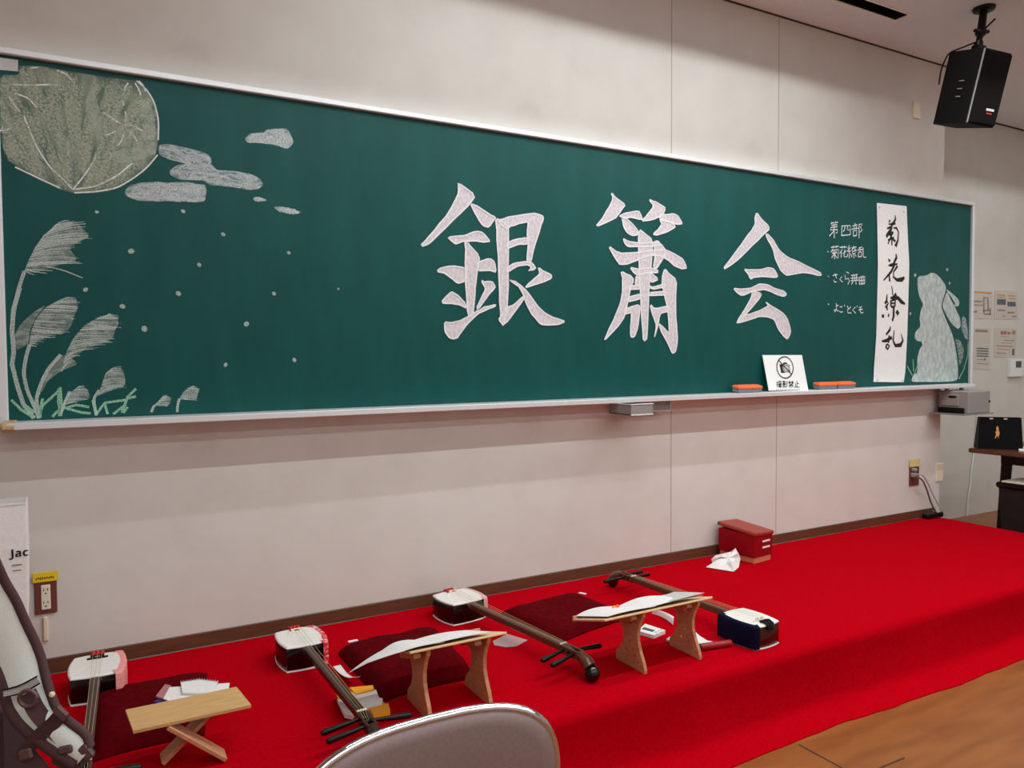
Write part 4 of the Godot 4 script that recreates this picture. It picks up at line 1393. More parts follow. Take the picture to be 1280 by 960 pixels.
	m.tube([Vector3(-0.018, 0.094, zt + 0.026), Vector3(0.018, 0.094, zt + 0.026)], 0.0042, 8)
	part("tail_cord", m, cord, t)
	m = Mb.new()
	m.box(Vector3(0, 0.0915, -l * 0.26), Vector3(0.062, 0.005, 0.008), Basis.IDENTITY, 0.001)
	for s in [-1, 1]:
		m.box(Vector3(s * 0.014, 0.097, -l * 0.26), Vector3(0.012, 0.009, 0.006), Basis.IDENTITY, 0.001)
	m.box(Vector3(0, 0.1015, -l * 0.26), Vector3(0.042, 0.003, 0.005), Basis.IDENTITY, 0.001)
	part("bridge", m, bridge, t)
	for s in [-1, 0, 1]:
		m = Mb.new()
		m.tube([Vector3(s * 0.012, 0.095, zt + 0.028), Vector3(s * 0.013, 0.1035, -l * 0.26), Vector3(s * 0.008, 0.0895, 0.652), Vector3(s * 0.005, 0.076, 0.7)], 0.0006, 5)
		part("string", m, M.string_, t)
	return t

func build_shamisen() -> void:
	shamisen("shamisen with a pink patterned arm cover, lying beside the white paper bag", Vector2(0.235, 0.232), Vector2(0.2125, 0.69), 0.15, 0.2, 1.0, M.pink, M.redcord, M.black, M.black_gloss, M.rosewood)
	shamisen("shamisen with a red and white arm cover whose neck crosses a yellow song book", Vector2(0.869, 0.317), Vector2(0.882, 0.963), 0.148, 0.185, 1.0, M.redwhite, M.redcord, M.ivory, M.black_gloss, M.neck_dark)
	shamisen("shamisen with brown neck and clear arm cover lying between two dark red cushions", Vector2(1.552, 0.189), Vector2(1.665, 0.972), 0.172, 0.172, 1.0, M.clear, M.redcord, M.ivory, M.black_gloss, M.neck)
	shamisen("shamisen with a navy blue arm cover and its neck pointing to the wall", Vector2(2.39, 0.972), Vector2(2.354, 0.271), 0.14, 0.186, 1.0, M.navy, M.black, M.ivory, M.rosewood, M.neck)


# ---------------------------------------------------------------- cushions
func cushion(label: String, q: Array, thick: float, marker: Array) -> void:
	var c := Vector3.ZERO
	for p in q:
		c += Vector3(p[0], 0, p[1]) / 4.0
	c.y = DECK
	var t := thing("floor_cushion", label, "cushion", c, 0.0, "dark red floor cushions")
	var m := Mb.new()
	var rip := noise(7 + int(q[0][0] * 100), 1.0, 2)
	var f := func(u: float, v: float) -> Vector3:
		var a := Vector2(q[0][0], q[0][1]).lerp(Vector2(q[1][0], q[1][1]), u)
		var b := Vector2(q[3][0], q[3][1]).lerp(Vector2(q[2][0], q[2][1]), u)
		var p := a.lerp(b, v)
		var pull := 0.035 * (1.0 - pow(absf(2 * u - 1), 2.0)) * (pow(absf(2 * v - 1), 6.0)) * signf(0.5 - v)
		p.y += pull * 0.4
		return Vector3(p.x - c.x, 0, p.y - c.z)
	var hgt := func(u: float, v: float) -> float:
		var e := (1.0 - pow(absf(2 * u - 1), 7.0)) * (1.0 - pow(absf(2 * v - 1), 7.0))
		return thick * (0.18 + 0.82 * sqrt(maxf(e, 0.0))) * (1.0 + 0.1 * rip.get_noise_2d(u * 3.0, v * 3.0))
	m.patch(func(v: float, u: float) -> Vector3: return f.call(u, v) + Vector3(0, hgt.call(u, v), 0), 22, 22)
	m.patch(func(u: float, v: float) -> Vector3: return f.call(u, v), 4, 4, 2)
	for k in 4:
		for i in 22:
			var t0 := i / 22.0
			var t1 := (i + 1) / 22.0
			var a := Vector2([t0, 1.0, 1 - t0, 0.0][k], [0.0, t0, 1.0, 1 - t0][k])
			var b := Vector2([t1, 1.0, 1 - t1, 0.0][k], [0.0, t1, 1.0, 1 - t1][k])
			var pa: Vector3 = f.call(a.x, a.y)
			var pb: Vector3 = f.call(b.x, b.y)
			m.quad(pa, pa + Vector3(0, hgt.call(a.x, a.y), 0), pb + Vector3(0, hgt.call(b.x, b.y), 0), pb, 3)
	part("cover", m, M.velvet, t)
	if marker:
		m = Mb.new()
		var p: Vector3 = f.call(marker[0], marker[1])
		m.box(p + Vector3(0, thick * 0.85, 0), Vector3(0.035, 0.003, 0.012), Basis(Vector3.UP, marker[2]))
		part("tag", m, M.white, t, "small white cloth tag")

func build_cushions() -> void:
	cushion("dark red velvet floor cushion under the neck of the pink covered shamisen", [[0.215, 0.26], [0.563, 0.275], [0.50, 0.72], [0.22, 0.725]], 0.036, [])
	cushion("dark red velvet floor cushion behind the stand with drooping sheet music", [[1.0, 0.335], [1.387, 0.318], [1.34, 0.76], [1.008, 0.775]], 0.062, [0.12, 0.06, 0.0])
	cushion("flat dark red velvet floor cushion between the clear covered shamisen and navy one", [[1.72, 0.245], [2.11, 0.2], [2.15, 0.56], [1.735, 0.655]], 0.038, [0.98, 0.2, -1.2])


# ---------------------------------------------------------------- music stands and what lies on them
func stand_leg(z0: float, z1: float, h0: float, h1: float, holes: Array) -> CSGPolygon3D:
	var prof := [[0, 0], [1, 0], [1.0, 0.05], [0.95, 0.17], [0.84, 0.33], [0.765, 0.5], [0.76, 0.66], [0.83, 0.82], [0.93, 0.92], [0.95, 1.0], [0.06, 1.0], [0.08, 0.92], [0.17, 0.82], [0.25, 0.68], [0.255, 0.5], [0.18, 0.34], [0.03, 0.22], [0.0, 0.16]]
	var poly := PackedVector2Array()
	for q in prof:
		poly.append(Vector2(lerpf(z0, z1, q[0]), q[1] * lerpf(h0, h1, q[0])))
	var root := CSGPolygon3D.new()
	root.name = "leg"
	root.polygon = poly
	root.depth = 0.012
	for hl in holes:
		var cut := CSGPolygon3D.new()
		cut.name = "cutout"
		var tri := PackedVector2Array()
		for q in hl:
			tri.append(Vector2(lerpf(z0, z1, q[0]), q[1] * h1))
		cut.polygon = tri
		cut.depth = 0.2
		cut.material = M.ply
		cut.position.z = 0.1
		cut.operation = CSGShape3D.OPERATION_SUBTRACTION
		root.add_child(cut, true)
	return root

func sheet_of_music(label: String, x0: float, x1: float, front: Vector2, back: Vector2, lift: Callable, called := "sheet_music", m_: Material = null) -> void:
	# front/back: (z, y) of the board's edges
	var at := Vector3((x0 + x1) / 2, (front.y + back.y) / 2, (front.x + back.x) / 2)
	var m := Mb.new(at)
	m.thick_patch(func(u: float, v: float) -> Vector3:
		var p := front.lerp(back, u)
		return Vector3(lerpf(x0, x1, v), p.y + 0.004 + lift.call(v, u) * (0.25 + 0.75 * u), p.x), 6, 24, Vector3(0, 0.0012, 0))
	var o := part(called, m, m_ if m_ else M.paper, self)
	o.position = at
	tag(o, label, "sheet music", "sheet music on the stands")

func curved_stand(label: String, xs: Array, z0: float, z1: float, front: Vector2, back: Vector2, bx0: float, bx1: float, holes: Array) -> void:
	var c := Vector3((xs[0] + xs[1]) / 2, DECK, (z0 + z1) / 2)
	var t := thing("music_stand", label, "music stand", c, 0.0, "plywood music stands")
	var slope := (front.y - back.y) / (front.x - back.x)
	for x in xs:
		var h := func(z: float) -> float: return front.y + (z - front.x) * slope - DECK - 0.004
		var o := stand_leg(z0 - c.z, z1 - c.z, h.call(z0), h.call(z1), holes)
		o.material = M.ply
		o.rotation.y = -PI / 2
		o.position = Vector3(x - c.x + 0.006, 0, 0)
		t.add_child(o, true)
	var m := Mb.new(c)
	var mid := front.lerp(back, 0.5)
	var b := Basis(Vector3.RIGHT, atan2(-slope, 1.0))
	var len_ := front.distance_to(back)
	m.box(Vector3((bx0 + bx1) / 2, mid.y, mid.x), Vector3(bx1 - bx0, 0.007, len_), b, 0.0015)
	part("board", m, M.ply_edge, t)
	m = Mb.new(c)
	m.box(Vector3((bx0 + bx1) / 2, back.y + 0.008, back.x + 0.004), Vector3(bx1 - bx0, 0.014, 0.008), b, 0.002)
	part("ledge", m, M.ply, t)
	for x in xs:
		m = Mb.new(c)
		m.box(Vector3(x - 0.018, mid.y - 0.013, mid.x + 0.01), Vector3(0.024, 0.016, len_ * 0.6), b, 0.002)
		part("cleat", m, M.ply, t)

func build_stands() -> void:
	var f2 := Vector2(0.965, DECK + 0.2185)
	var k2 := Vector2(0.775, DECK + 0.160)
	curved_stand("plywood music stand with plain curved legs and a drooping paper", [1.082, 1.284], 0.79, 0.962, f2, k2, 1.03, 1.352, [])
	sheet_of_music("white sheet music drooping over the end of the plain legged music stand", 0.905, 1.14, f2 + Vector2(-0.004, 0.005), k2 + Vector2(0.002, 0.005), func(u: float, v: float) -> float: return 0.012 * sin(PI * clampf((u - 0.45) / 0.55, 0.0, 1.0)) - 0.034 * pow(maxf(0.0, 1.0 - u / 0.62), 1.6) * 1.6 + 0.004)
	sheet_of_music("white sheet music on the middle of the plain legged music stand", 1.10, 1.30, f2 + Vector2(-0.004, 0.007), k2 + Vector2(0.002, 0.007), func(u: float, v: float) -> float: return 0.006 + 0.007 * sin(PI * u))
	var f3 := Vector2(1.022, DECK + 0.215)
	var k3 := Vector2(0.83, DECK + 0.158)
	var tr_ := []
	for q in [[0.5, 0.42, 0.05], [0.62, 0.32, 0.035], [0.38, 0.26, 0.05], [0.66, 0.22, 0.035], [0.8, 0.13, 0.04]]:
		var r: float = q[2]
		tr_.append([[q[0] - r * 1.3, q[1] - r * 0.6], [q[0] + r * 1.3, q[1] - r * 0.6], [q[0], q[1] + r * 0.9]])
	tr_.append([[0.44, 0.72], [0.58, 0.72], [0.58, 0.86], [0.44, 0.86]])
	curved_stand("plywood music stand with flower shaped cutouts in its curved legs", [1.846, 2.093], 0.86, 1.018, f3, k3, 1.685, 2.158, tr_)
	sheet_of_music("open white sheet music at the wall end of the cutout music stand", 1.70, 1.90, f3 + Vector2(-0.004, 0.005), k3 + Vector2(0.002, 0.005), func(u: float, v: float) -> float: return 0.004 + 0.015 * sin(PI * pow(u, 0.8)))
	sheet_of_music("pair of white music sheets with a grey fold on the cutout music stand", 1.88, 2.115, f3 + Vector2(-0.004, 0.006), k3 + Vector2(0.002, 0.006), func(u: float, v: float) -> float: return 0.006 + 0.013 * sin(PI * clampf(u * 1.15, 0.0, 1.0)) + 0.008 * u)
	sheet_of_music("grey edged second page lying on the paired music sheets", 1.97, 2.12, f3 + Vector2(-0.002, 0.011), k3 + Vector2(0.03, 0.011), func(u: float, v: float) -> float: return 0.012 + 0.016 * u - 0.004 * v, "sheet_music", M.paper_grey)
	# small ornament on the open sheet
	var oc := Vector3(1.82, DECK + 0.192, 0.9)
	var orn := thing("clip_ornament", "tiny orange and yellow flower clip on the cutout music stand", "ornament", oc)
	for k in 5:
		var m := Mb.new()
		var a := TAU * k / 5
		m.ball(Vector3(cos(a) * 0.01, 0.006 + 0.006 * sin(a), sin(a) * 0.005), Vector3(0.0085, 0.008, 0.006), 10)
		part("petal", m, M.orange if k % 2 else M.yellow, orn)
	var mm := Mb.new()
	mm.ball(Vector3(0, 0.008, 0.006), Vector3(0.006, 0.006, 0.004), 10)
	part("flower_centre", mm, plain(rgb(150, 170, 60), 0.7), orn)

	# the folding stand with crossed legs
	var c := Vector3(0.455, DECK, 0.83)
	var t := thing("music_stand", "plywood music stand on crossed legs with a bare pale board", "music stand", c, 0.0, "plywood music stands")
	var tl := on_wall(157, 887.8, 0.765)
	var tr2 := on_wall(295.5, 856, 0.765)
	var br := on_wall(314, 879.6, 0.90)
	var bl := on_wall(166.6, 914.8, 0.90)
	var y0 := (tl.y + tr2.y) / 2 - 0.002
	var y1 := (bl.y + br.y) / 2
	tl.y = y0
	tr2.y = y0
	bl.y = y1
	br.y = y1
	var m := Mb.new(c)
	m.slab([bl, br, tr2, tl], (br - bl).cross(tl - bl), 0.008)
	part("board", m, M.ply_pale, t)
	var top := minf(y0, y1) - 0.008
	for s in [-1, 1]:
		m = Mb.new(c)
		var zz: float = 0.845 + 0.03 * s
		var a := Vector3(c.x - 0.065 * s, top - 0.004, zz)
		var b := Vector3(c.x + 0.075 * s, DECK + 0.006, zz)
		var dir := (b - a).normalized()
		var side := dir.cross(Vector3.BACK).normalized()
		m.box(a.lerp(b, 0.5), Vector3(0.012, a.distance_to(b), 0.058), Basis(side, -dir, side.cross(-dir)), 0.002)
		part("leg", m, M.ply, t)


# ---------------------------------------------------------------- small things lying on the carpet
func flat_sheet(called: String, label: String, cat: String, pts: Array, h: float, thick: float, m_: Material) -> MeshInstance3D:
	var p := []
	var c := Vector3.ZERO
	for q in pts:
		p.append(on_deck(q[0], q[1], h))
		c += p[p.size() - 1] / pts.size()
	var m := Mb.new(c)
	m.slab(p, Vector3.UP, thick)
	var o := part(called, m, m_, self)
	o.position = c
	tag(o, label, cat)
	return o

func build_small_things() -> void:
	# papers behind the crossed-leg stand
	flat_sheet("booklet", "purple booklet on the cushion under white papers", "booklet", [[192, 877], [206, 866], [246, 872], [232, 884]], 0.044, 0.006, M.purple)
	flat_sheet("booklet", "dull pink booklet poking out beside the white papers", "booklet", [[194.7, 870], [206.4, 855], [214, 857], [204, 873]], 0.05, 0.005, M.pinkish)
	flat_sheet("loose_paper", "white loose papers lying behind the crossed leg music stand", "paper", [[204, 873], [212, 859], [287, 853.5], [284, 872], [240, 888]], 0.056, 0.004, M.paper)
	var nb := thing("spiral_notebook", "white spiral bound notebook at the back of the loose papers", "notebook", on_deck(250, 852, 0.06))
	var n0 := [[226, 852.5], [249, 849], [272, 852], [268, 866], [228, 866]]
	var pts := []
	for q in n0:
		pts.append(on_deck(q[0], q[1], 0.064))
	var m := Mb.new(nb.position)
	m.slab(pts, Vector3.UP, 0.006)
	part("pages", m, M.paper, nb)
	for k in 15:
		m = Mb.new(nb.position)
		var u := k / 14.0
		var e: Vector3 = pts[0].lerp(pts[1], u * 2.0) if u < 0.5 else pts[1].lerp(pts[2], u * 2.0 - 1.0)
		var ring := []
		for j in 9:
			var a := TAU * j / 8
			ring.append(e + Vector3(0, -0.002 + 0.006 * sin(a), 0.002 + 0.006 * cos(a)))
		m.tube(ring, 0.0011, 5, false)
		part("spiral_ring", m, M.grey_light, nb)
	# yellow and white song book under the second shamisen's neck
	var sb := thing("song_book", "open song book with yellow covers and white pages under a shamisen neck", "book", on_deck(452, 880, 0.0))
	var k6 := func(x: float, y: float, h: float) -> Vector3: return on_deck(330 + x / 6.0, 770 + y / 6.0, h)
	m = Mb.new(sb.position)
	m.slab([k6.call(545, 585, 0.008), k6.call(800, 540, 0.008), k6.call(945, 695, 0.008), k6.call(820, 745, 0.008), k6.call(620, 750, 0.008)], Vector3.UP, 0.006)
	part("cover", m, M.yellow, sb)
	m = Mb.new(sb.position)
	m.slab([k6.call(788, 690, 0.026), k6.call(932, 652, 0.026), k6.call(946, 706, 0.026), k6.call(822, 748, 0.026)], Vector3.UP, 0.016)
	part("cover", m, M.yellow, sb)
	m = Mb.new(sb.position)
	m.slab([k6.call(640, 535, 0.034), k6.call(815, 518, 0.034), k6.call(828, 552, 0.034), k6.call(690, 585, 0.034)], Vector3.UP, 0.004)
	part("cover", m, M.yellow, sb, "yellow cover flap")
	m = Mb.new(sb.position)
	m.slab([k6.call(540, 570, 0.026), k6.call(552, 566, 0.026), k6.call(590, 605, 0.026), k6.call(560, 625, 0.026)], Vector3.UP, 0.016)
	part("cover", m, M.yellow, sb)
	m = Mb.new(sb.position)
	m.slab([k6.call(600, 590, 0.03), k6.call(840, 552, 0.03), k6.call(862, 610, 0.03), k6.call(890, 618, 0.03), k6.call(882, 648, 0.03), k6.call(770, 674, 0.03), k6.call(640, 690, 0.03), k6.call(575, 640, 0.03)], Vector3.UP, 0.02)
	part("pages", m, M.paper, sb)
	m = Mb.new(sb.position)
	m.slab([k6.call(550, 622, 0.024), k6.call(600, 632, 0.024), k6.call(672, 720, 0.024), k6.call(668, 748, 0.024), k6.call(605, 735, 0.024)], Vector3.UP, 0.012)
	part("pages", m, M.paper, sb)
	var lp := thing("loose_paper", "curved white paper slip standing behind the yellow song book", "paper", k6.call(600, 440, 0.0))
	m = Mb.new(lp.position)
	m.thick_patch(func(u: float, v: float) -> Vector3:
		var a: Vector3 = k6.call(lerpf(518, 640, v), lerpf(378, 530, v), 0.006)
		var b: Vector3 = k6.call(lerpf(575, 722, v), lerpf(366, 520, v) + 22.0 * sin(PI * v), 0.006)
		return a.lerp(b, u) + Vector3(0, 0.03 * v * v, 0), 3, 10, Vector3(0, 0.0015, 0))
	part("sheet", m, M.paper, lp)
	# translucent sheet by the plain stand
	var k4 := func(x: float, y: float) -> Array: return [460 + x / 6.095, 780 + y / 6.095]
	flat_sheet("plastic_sheet", "see through plastic sheet lying on the carpet past the plain legged stand", "plastic sheet", [k4.call(950, 130), k4.call(1060, 75), k4.call(1215, 122), k4.call(1130, 168), k4.call(1050, 175), k4.call(962, 160)], 0.003, 0.001, M.paper_thin)
	# tuner
	var k5 := func(x: float, y: float, h: float) -> Vector3: return on_deck(750 + x / 8.347, 735 + y / 8.347, h)
	var q4 := [k5.call(392, 445, 0.014), k5.call(560, 492, 0.014), k5.call(682, 440, 0.014), k5.call(470, 372, 0.014)]
	var tn := thing("tuner", "small white electronic tuner with a grey display on the red carpet", "tuner", (q4[0] + q4[2]) / 2 - Vector3(0, 0.014, 0))
	m = Mb.new(tn.position)
	m.slab(q4, Vector3.UP, 0.014)
	part("case", m, M.white, tn)
	m = Mb.new(tn.position)
	m.slab([k5.call(437, 425, 0.0152), k5.call(548, 455, 0.0152), k5.call(575, 440, 0.0152), k5.call(462, 408, 0.0152)], Vector3.UP, 0.0012)
	part("display", m, M.lcd, tn)
	for k in 3:
		m = Mb.new(tn.position)
		var bt: Vector3 = k5.call(585 + k * 26, 462 - k * 12, 0.014)
		m.lathe(bt, [Vector2(0.004, 0), Vector2(0.004, 0.002)], 10)
		part("button", m, M.grey_light, tn)
	# plectrum, its case, curled white strip
	var pl := flat_sheet("plectrum", "white fan shaped plectrum lying under the cutout music stand", "plectrum", [[832.5, 799], [846, 790], [861, 783.5], [866, 787], [875, 795], [884, 800.5], [891.5, 802], [881, 806.5], [870, 808], [846, 803]], 0.01, 0.007, M.paper)
	pl.set_meta("label", "white fan shaped plectrum lying under the cutout music stand")
	var rc := thing("plectrum_case", "dark red tube shaped case lying between the white plectrum and navy shamisen", "case", on_deck(892, 810, 0.0))
	m = Mb.new(rc.position)
	var ra := on_deck(875, 809, 0.013)
	var rb := on_deck(913, 803.5, 0.013)
	m.tube([ra, rb], 0.0128, 16)
	part("tube_body", m, plain(rgb(150, 12, 24), 0.4), rc)
	m = Mb.new(rc.position)
	m.tube([ra.lerp(rb, -0.04), ra.lerp(rb, 0.02)], 0.0115, 16)
	part("end_cap", m, M.black, rc)
	var cs := thing("curled_card", "white curled card strip standing behind the cutout music stand", "card", k5.call(680, 330, 0.0))
	m = Mb.new(cs.position)
	m.thick_patch(func(u: float, v: float) -> Vector3:
		var a: Vector3 = k5.call(lerpf(540, 765, v), lerpf(262, 392, v) - 26.0 * sin(PI * v * 0.9), 0.012)
		var b: Vector3 = k5.call(lerpf(600, 772, v), lerpf(232, 300, v) - 10.0 * sin(PI * v), 0.03)
		return a.lerp(b, u) + Vector3(0, 0.008 * sin(PI * u), 0), 5, 12, Vector3(0, 0.002, 0))
	part("strip", m, M.paper, cs)
	# red gift box by the wall
	var rbx := thing("red_box", "dark red lidded box with a gilt patterned lid near the wall", "box", Vector3(3.225, DECK, 0.128))
	var turn := Basis(Vector3.UP, 0.13)
	m = Mb.new()
	m.box(turn * Vector3(0.03, 0.018, 0.0), Vector3(0.142, 0.036, 0.22), turn, 0.004)
	part("base_carton", m, M.carton, rbx)
	m = Mb.new()
	m.box(turn * Vector3(0.03, 0.092, 0), Vector3(0.156, 0.12, 0.232), turn, 0.006)
	part("body", m, M.red_box, rbx)
	m = Mb.new()
	var lid := turn * Basis(Vector3.RIGHT, 0.09) * Basis(Vector3.BACK, -0.05)
	m.box(turn * Vector3(0.032, 0.162, 0), Vector3(0.164, 0.02, 0.244), lid, 0.005)
	part("lid", m, M.red_gold, rbx)
	m = Mb.new()
	for k in 2:
		m.box(turn * Vector3(0.048, 0.112 - k * 0.032, 0.1175), Vector3(0.062, 0.009, 0.002), turn)
	part("paper_label", m, M.white, rbx)
	# crumpled white tissue in front of it
	var tis := [[882.5, 709], [891, 704.5], [889, 699], [894.5, 694], [914, 689.5], [919.3, 685], [923.5, 692.5], [925.5, 698], [923.5, 709], [917, 714.5]]
	var tc := on_deck(903, 704, 0.0)
	var ts := thing("tissue_paper", "crumpled white tissue paper in front of the dark red box", "tissue paper", tc)
	var edge := []
	for q in tis:
		var d := on_deck(q[0], q[1], 0.004)
		if q[1] < 702.0:
			var base := on_deck(q[0], 706.0, 0.0)
			d = on_wall(q[0], q[1], base.z - 0.01)
		edge.append(d)
	m = Mb.new(tc)
	var rng := RandomNumberGenerator.new()
	rng.seed = 5
	var mid := Vector3.ZERO
	for e in edge:
		mid += e / edge.size()
	mid += Vector3(0, 0.014, 0.018)
	var ring1 := []
	for i in edge.size() * 2:
		var a: Vector3 = edge[i / 2] if i % 2 == 0 else edge[i / 2].lerp(edge[(i / 2 + 1) % edge.size()], 0.5)
		ring1.append(a)
	var ring2 := []
	for a in ring1:
		ring2.append(a.lerp(mid, 0.5) + Vector3(rng.randf_range(-0.01, 0.01), rng.randf_range(0.002, 0.016), rng.randf_range(-0.008, 0.012)))
	for i in ring1.size():
		var k := (i + 1) % ring1.size()
		m.quad(ring1[i], ring2[i], ring2[k], ring1[k])
		m.tri(ring2[i], mid, ring2[k])
	part("sheet", m, M.paper, ts)


# ---------------------------------------------------------------- table in the corner beyond the platform
func build_side_table() -> void:
	var y := 0.703
	var c := Vector3(5.75, 0, 0.72)
	var t := thing("side_table", "dark brown side table beyond the end of the platform", "table", c)
	var m := Mb.new(c)
	m.box(Vector3(5.76, y - 0.014, 0.72), Vector3(0.96, 0.028, 1.19), Basis.IDENTITY, 0.006)
	part("tabletop", m, M.table_top, t)
	m = Mb.new(c)
	m.box(Vector3(5.8, y - 0.062, 0.76), Vector3(0.78, 0.07, 1.0), Basis.IDENTITY, 0.006)
	part("apron", m, M.table_dark, t)
	for x in [5.45, 6.15]:
		for z in [0.28, 1.2]:
			m = Mb.new(c)
			m.tube([Vector3(x, y - 0.09, z), Vector3(x - 0.02, 0.0, z - 0.03)], [0.032, 0.024], 12)
			part("leg", m, M.table_dark, t)
	var a := on_deck(1222.5, 561.0, y - DECK)
	var b := on_deck(1279, 562.5, y - DECK)
	var bag := thing("black_paper_bag", "black paper carrier bag with a small gold emblem on the side table", "bag", a.lerp(b, 0.5))
	var dx := (b - a)
	var back := Vector3.UP.cross(dx).normalized() * -1.0
	if back.dot(EYE - a) > 0:
		back = -back
	m = Mb.new(bag.position)
	var hgt := 0.205
	var q := [a, b, b + back * 0.1, a + back * 0.1]
	var tq := []
	for k in 4:
		tq.append(q[k] + Vector3(0, hgt, 0) + back * (0.022 if k < 2 else -0.03) + dx.normalized() * (0.012 if k % 3 == 0 else -0.006))
	for k in 4:
		m.quad(q[k], q[(k + 1) % 4], tq[(k + 1) % 4], tq[k])
	m.quad(q[3], q[2], q[1], q[0])
	part("body", m, M.bag_black, bag)
	m = Mb.new(bag.position)
	var at_ := func(u: float, v: float) -> Vector3: return a.lerp(b, u).lerp(tq[0].lerp(tq[1], u), v) - back * 0.0012
	# rider on a horse, a few millimetres of gilt print
	m.flat_poly([at_.call(0.37, 0.34), at_.call(0.40, 0.48), at_.call(0.38, 0.55), at_.call(0.41, 0.58), at_.call(0.40, 0.68), at_.call(0.43, 0.74), at_.call(0.46, 0.66), at_.call(0.455, 0.58), at_.call(0.48, 0.55), at_.call(0.475, 0.46), at_.call(0.455, 0.42), at_.call(0.465, 0.34), at_.call(0.44, 0.4), at_.call(0.41, 0.42), at_.call(0.395, 0.34)], -back)
	part("emblem", m, M.gold, bag)
	m = Mb.new(bag.position)
	for u in [0.28, 0.62]:
		var p: Vector3 = tq[0].lerp(tq[1], u)
		m.box(p + Vector3(0, -0.008, 0) - back * 0.002, Vector3(0.02, 0.007, 0.004), Basis(dx.normalized(), Vector3.UP, dx.normalized().cross(Vector3.UP)))
	part("handle_clip", m, M.alu, bag)
	var pp := on_deck(1281, 561.5, y - DECK + 0.004)
	var pap := thing("loose_paper", "white papers on the side table right of the black bag", "paper", pp - Vector3(0, 0.004, 0))
	m = Mb.new()
	m.box(Vector3(0.03, 0.004, 0.03), Vector3(0.21, 0.008, 0.15), Basis(Vector3.UP, 0.5))
	part("sheets", m, M.white, pap)
	# waste bin under the table
	var bp := on_deck(1293, 603, 0.26)
	var bin := thing("waste_bin", "dark waste bin with a pale liner edge under the side table", "bin", Vector3(bp.x, 0, bp.z))
	m = Mb.new()
	var r0 := []
	var r1 := []
	for k in 4:
		var s := Vector2([-1, 1, 1, -1][k], [1, 1, -1, -1][k])
		r0.append(Vector3(s.x * 0.1, 0.0, s.y * 0.13))
		r1.append(Vector3(s.x * 0.12, 0.47, s.y * 0.15))
	for k in 4:
		m.quad(r0[k], r0[(k + 1) % 4], r1[(k + 1) % 4], r1[k])
	m.fan(r0, true)
	m.fan(r1, false)
	part("body", m, M.bin, bin)
	m = Mb.new()
	m.box(Vector3(0, 0.485, 0), Vector3(0.27, 0.036, 0.33), Basis.IDENTITY, 0.01)
	part("rim", m, M.table_dark, bin)
	m = Mb.new()
	m.box(Vector3(0.0, 0.506, 0.0), Vector3(0.23, 0.012, 0.28), Basis.IDENTITY, 0.004)
	part("liner", m, M.cream, bin)


# ---------------------------------------------------------------- chair, rucksack and bag near the camera
func make_chair(label: String, at: Vector3, turn: float) -> Node3D:
	# faces local -z; the backrest is at z = 0
	var t := thing("folding_chair", label, "chair", at, turn, "folding chairs before the platform")
	var edge := []
	for j in 56:
		var a := TAU * j / 56
		var cx := cos(a)
		var cy := sin(a)
		var x := signf(cx) * pow(absf(cx), 2.0 / 3.1) * 0.222
		var y := 0.618 + signf(cy) * pow(absf(cy), 2.0 / 3.1) * 0.15
		edge.append(Vector3(x, y, -0.02 * (1.0 - pow(x / 0.222, 2.0)) + 0.06 * (y - 0.6)))
	var m := Mb.new()
	var cen := Vector3(0, 0.618, 0)
	var back_ := []
	var front := []
	for s in [[1.0, 0.0], [0.97, 0.011], [0.85, 0.016], [0.6, 0.018], [0.3, 0.019], [0.02, 0.019]]:
		var rb := []
		var rf := []
		for p in edge:
			var q: Vector3 = cen + (p - cen) * s[0]
			q.z = -0.02 * (1.0 - pow(q.x / 0.222, 2.0)) + 0.06 * (q.y - 0.6)
			rb.append(q + Vector3(0, 0, s[1]))
			rf.append(q - Vector3(0, 0, s[1]))
		back_.append(rb)
		front.append(rf)
	m.loft(back_, true, false, true)
	m.loft(front, true, false, true)
	part("backrest", m, M.vinyl, t)
	m = Mb.new()
	var loop := edge.duplicate()
	loop.append(edge[0])
	loop.append(edge[1])
	m.tube(loop, 0.008, 10, false)
	part("backrest_rim", m, M.chrome, t)
	m = Mb.new()
	m.box(Vector3(0, 0.43, -0.24), Vector3(0.4, 0.04, 0.38), Basis.IDENTITY, 0.018)
	part("seat", m, M.vinyl, t)
	for s in [-1, 1]:
		m = Mb.new()
		m.tube([Vector3(s * 0.217, 0.62, 0.0), Vector3(s * 0.217, 0.47, -0.02), Vector3(s * 0.215, 0.25, -0.2), Vector3(s * 0.215, 0.011, -0.42)], 0.011, 10)
		part("front_leg", m, M.chrome, t)
		m = Mb.new()
		m.tube([Vector3(s * 0.195, 0.42, -0.36), Vector3(s * 0.195, 0.25, -0.2), Vector3(s * 0.195, 0.011, 0.02)], 0.011, 10)
		part("rear_leg", m, M.chrome, t)
	m = Mb.new()
	m.tube([Vector3(-0.195, 0.07, -0.03), Vector3(0.195, 0.07, -0.03)], 0.008, 10)
	m.tube([Vector3(-0.215, 0.08, -0.355), Vector3(0.215, 0.08, -0.355)], 0.008, 10)
	part("stretcher", m, M.chrome, t)
	return t

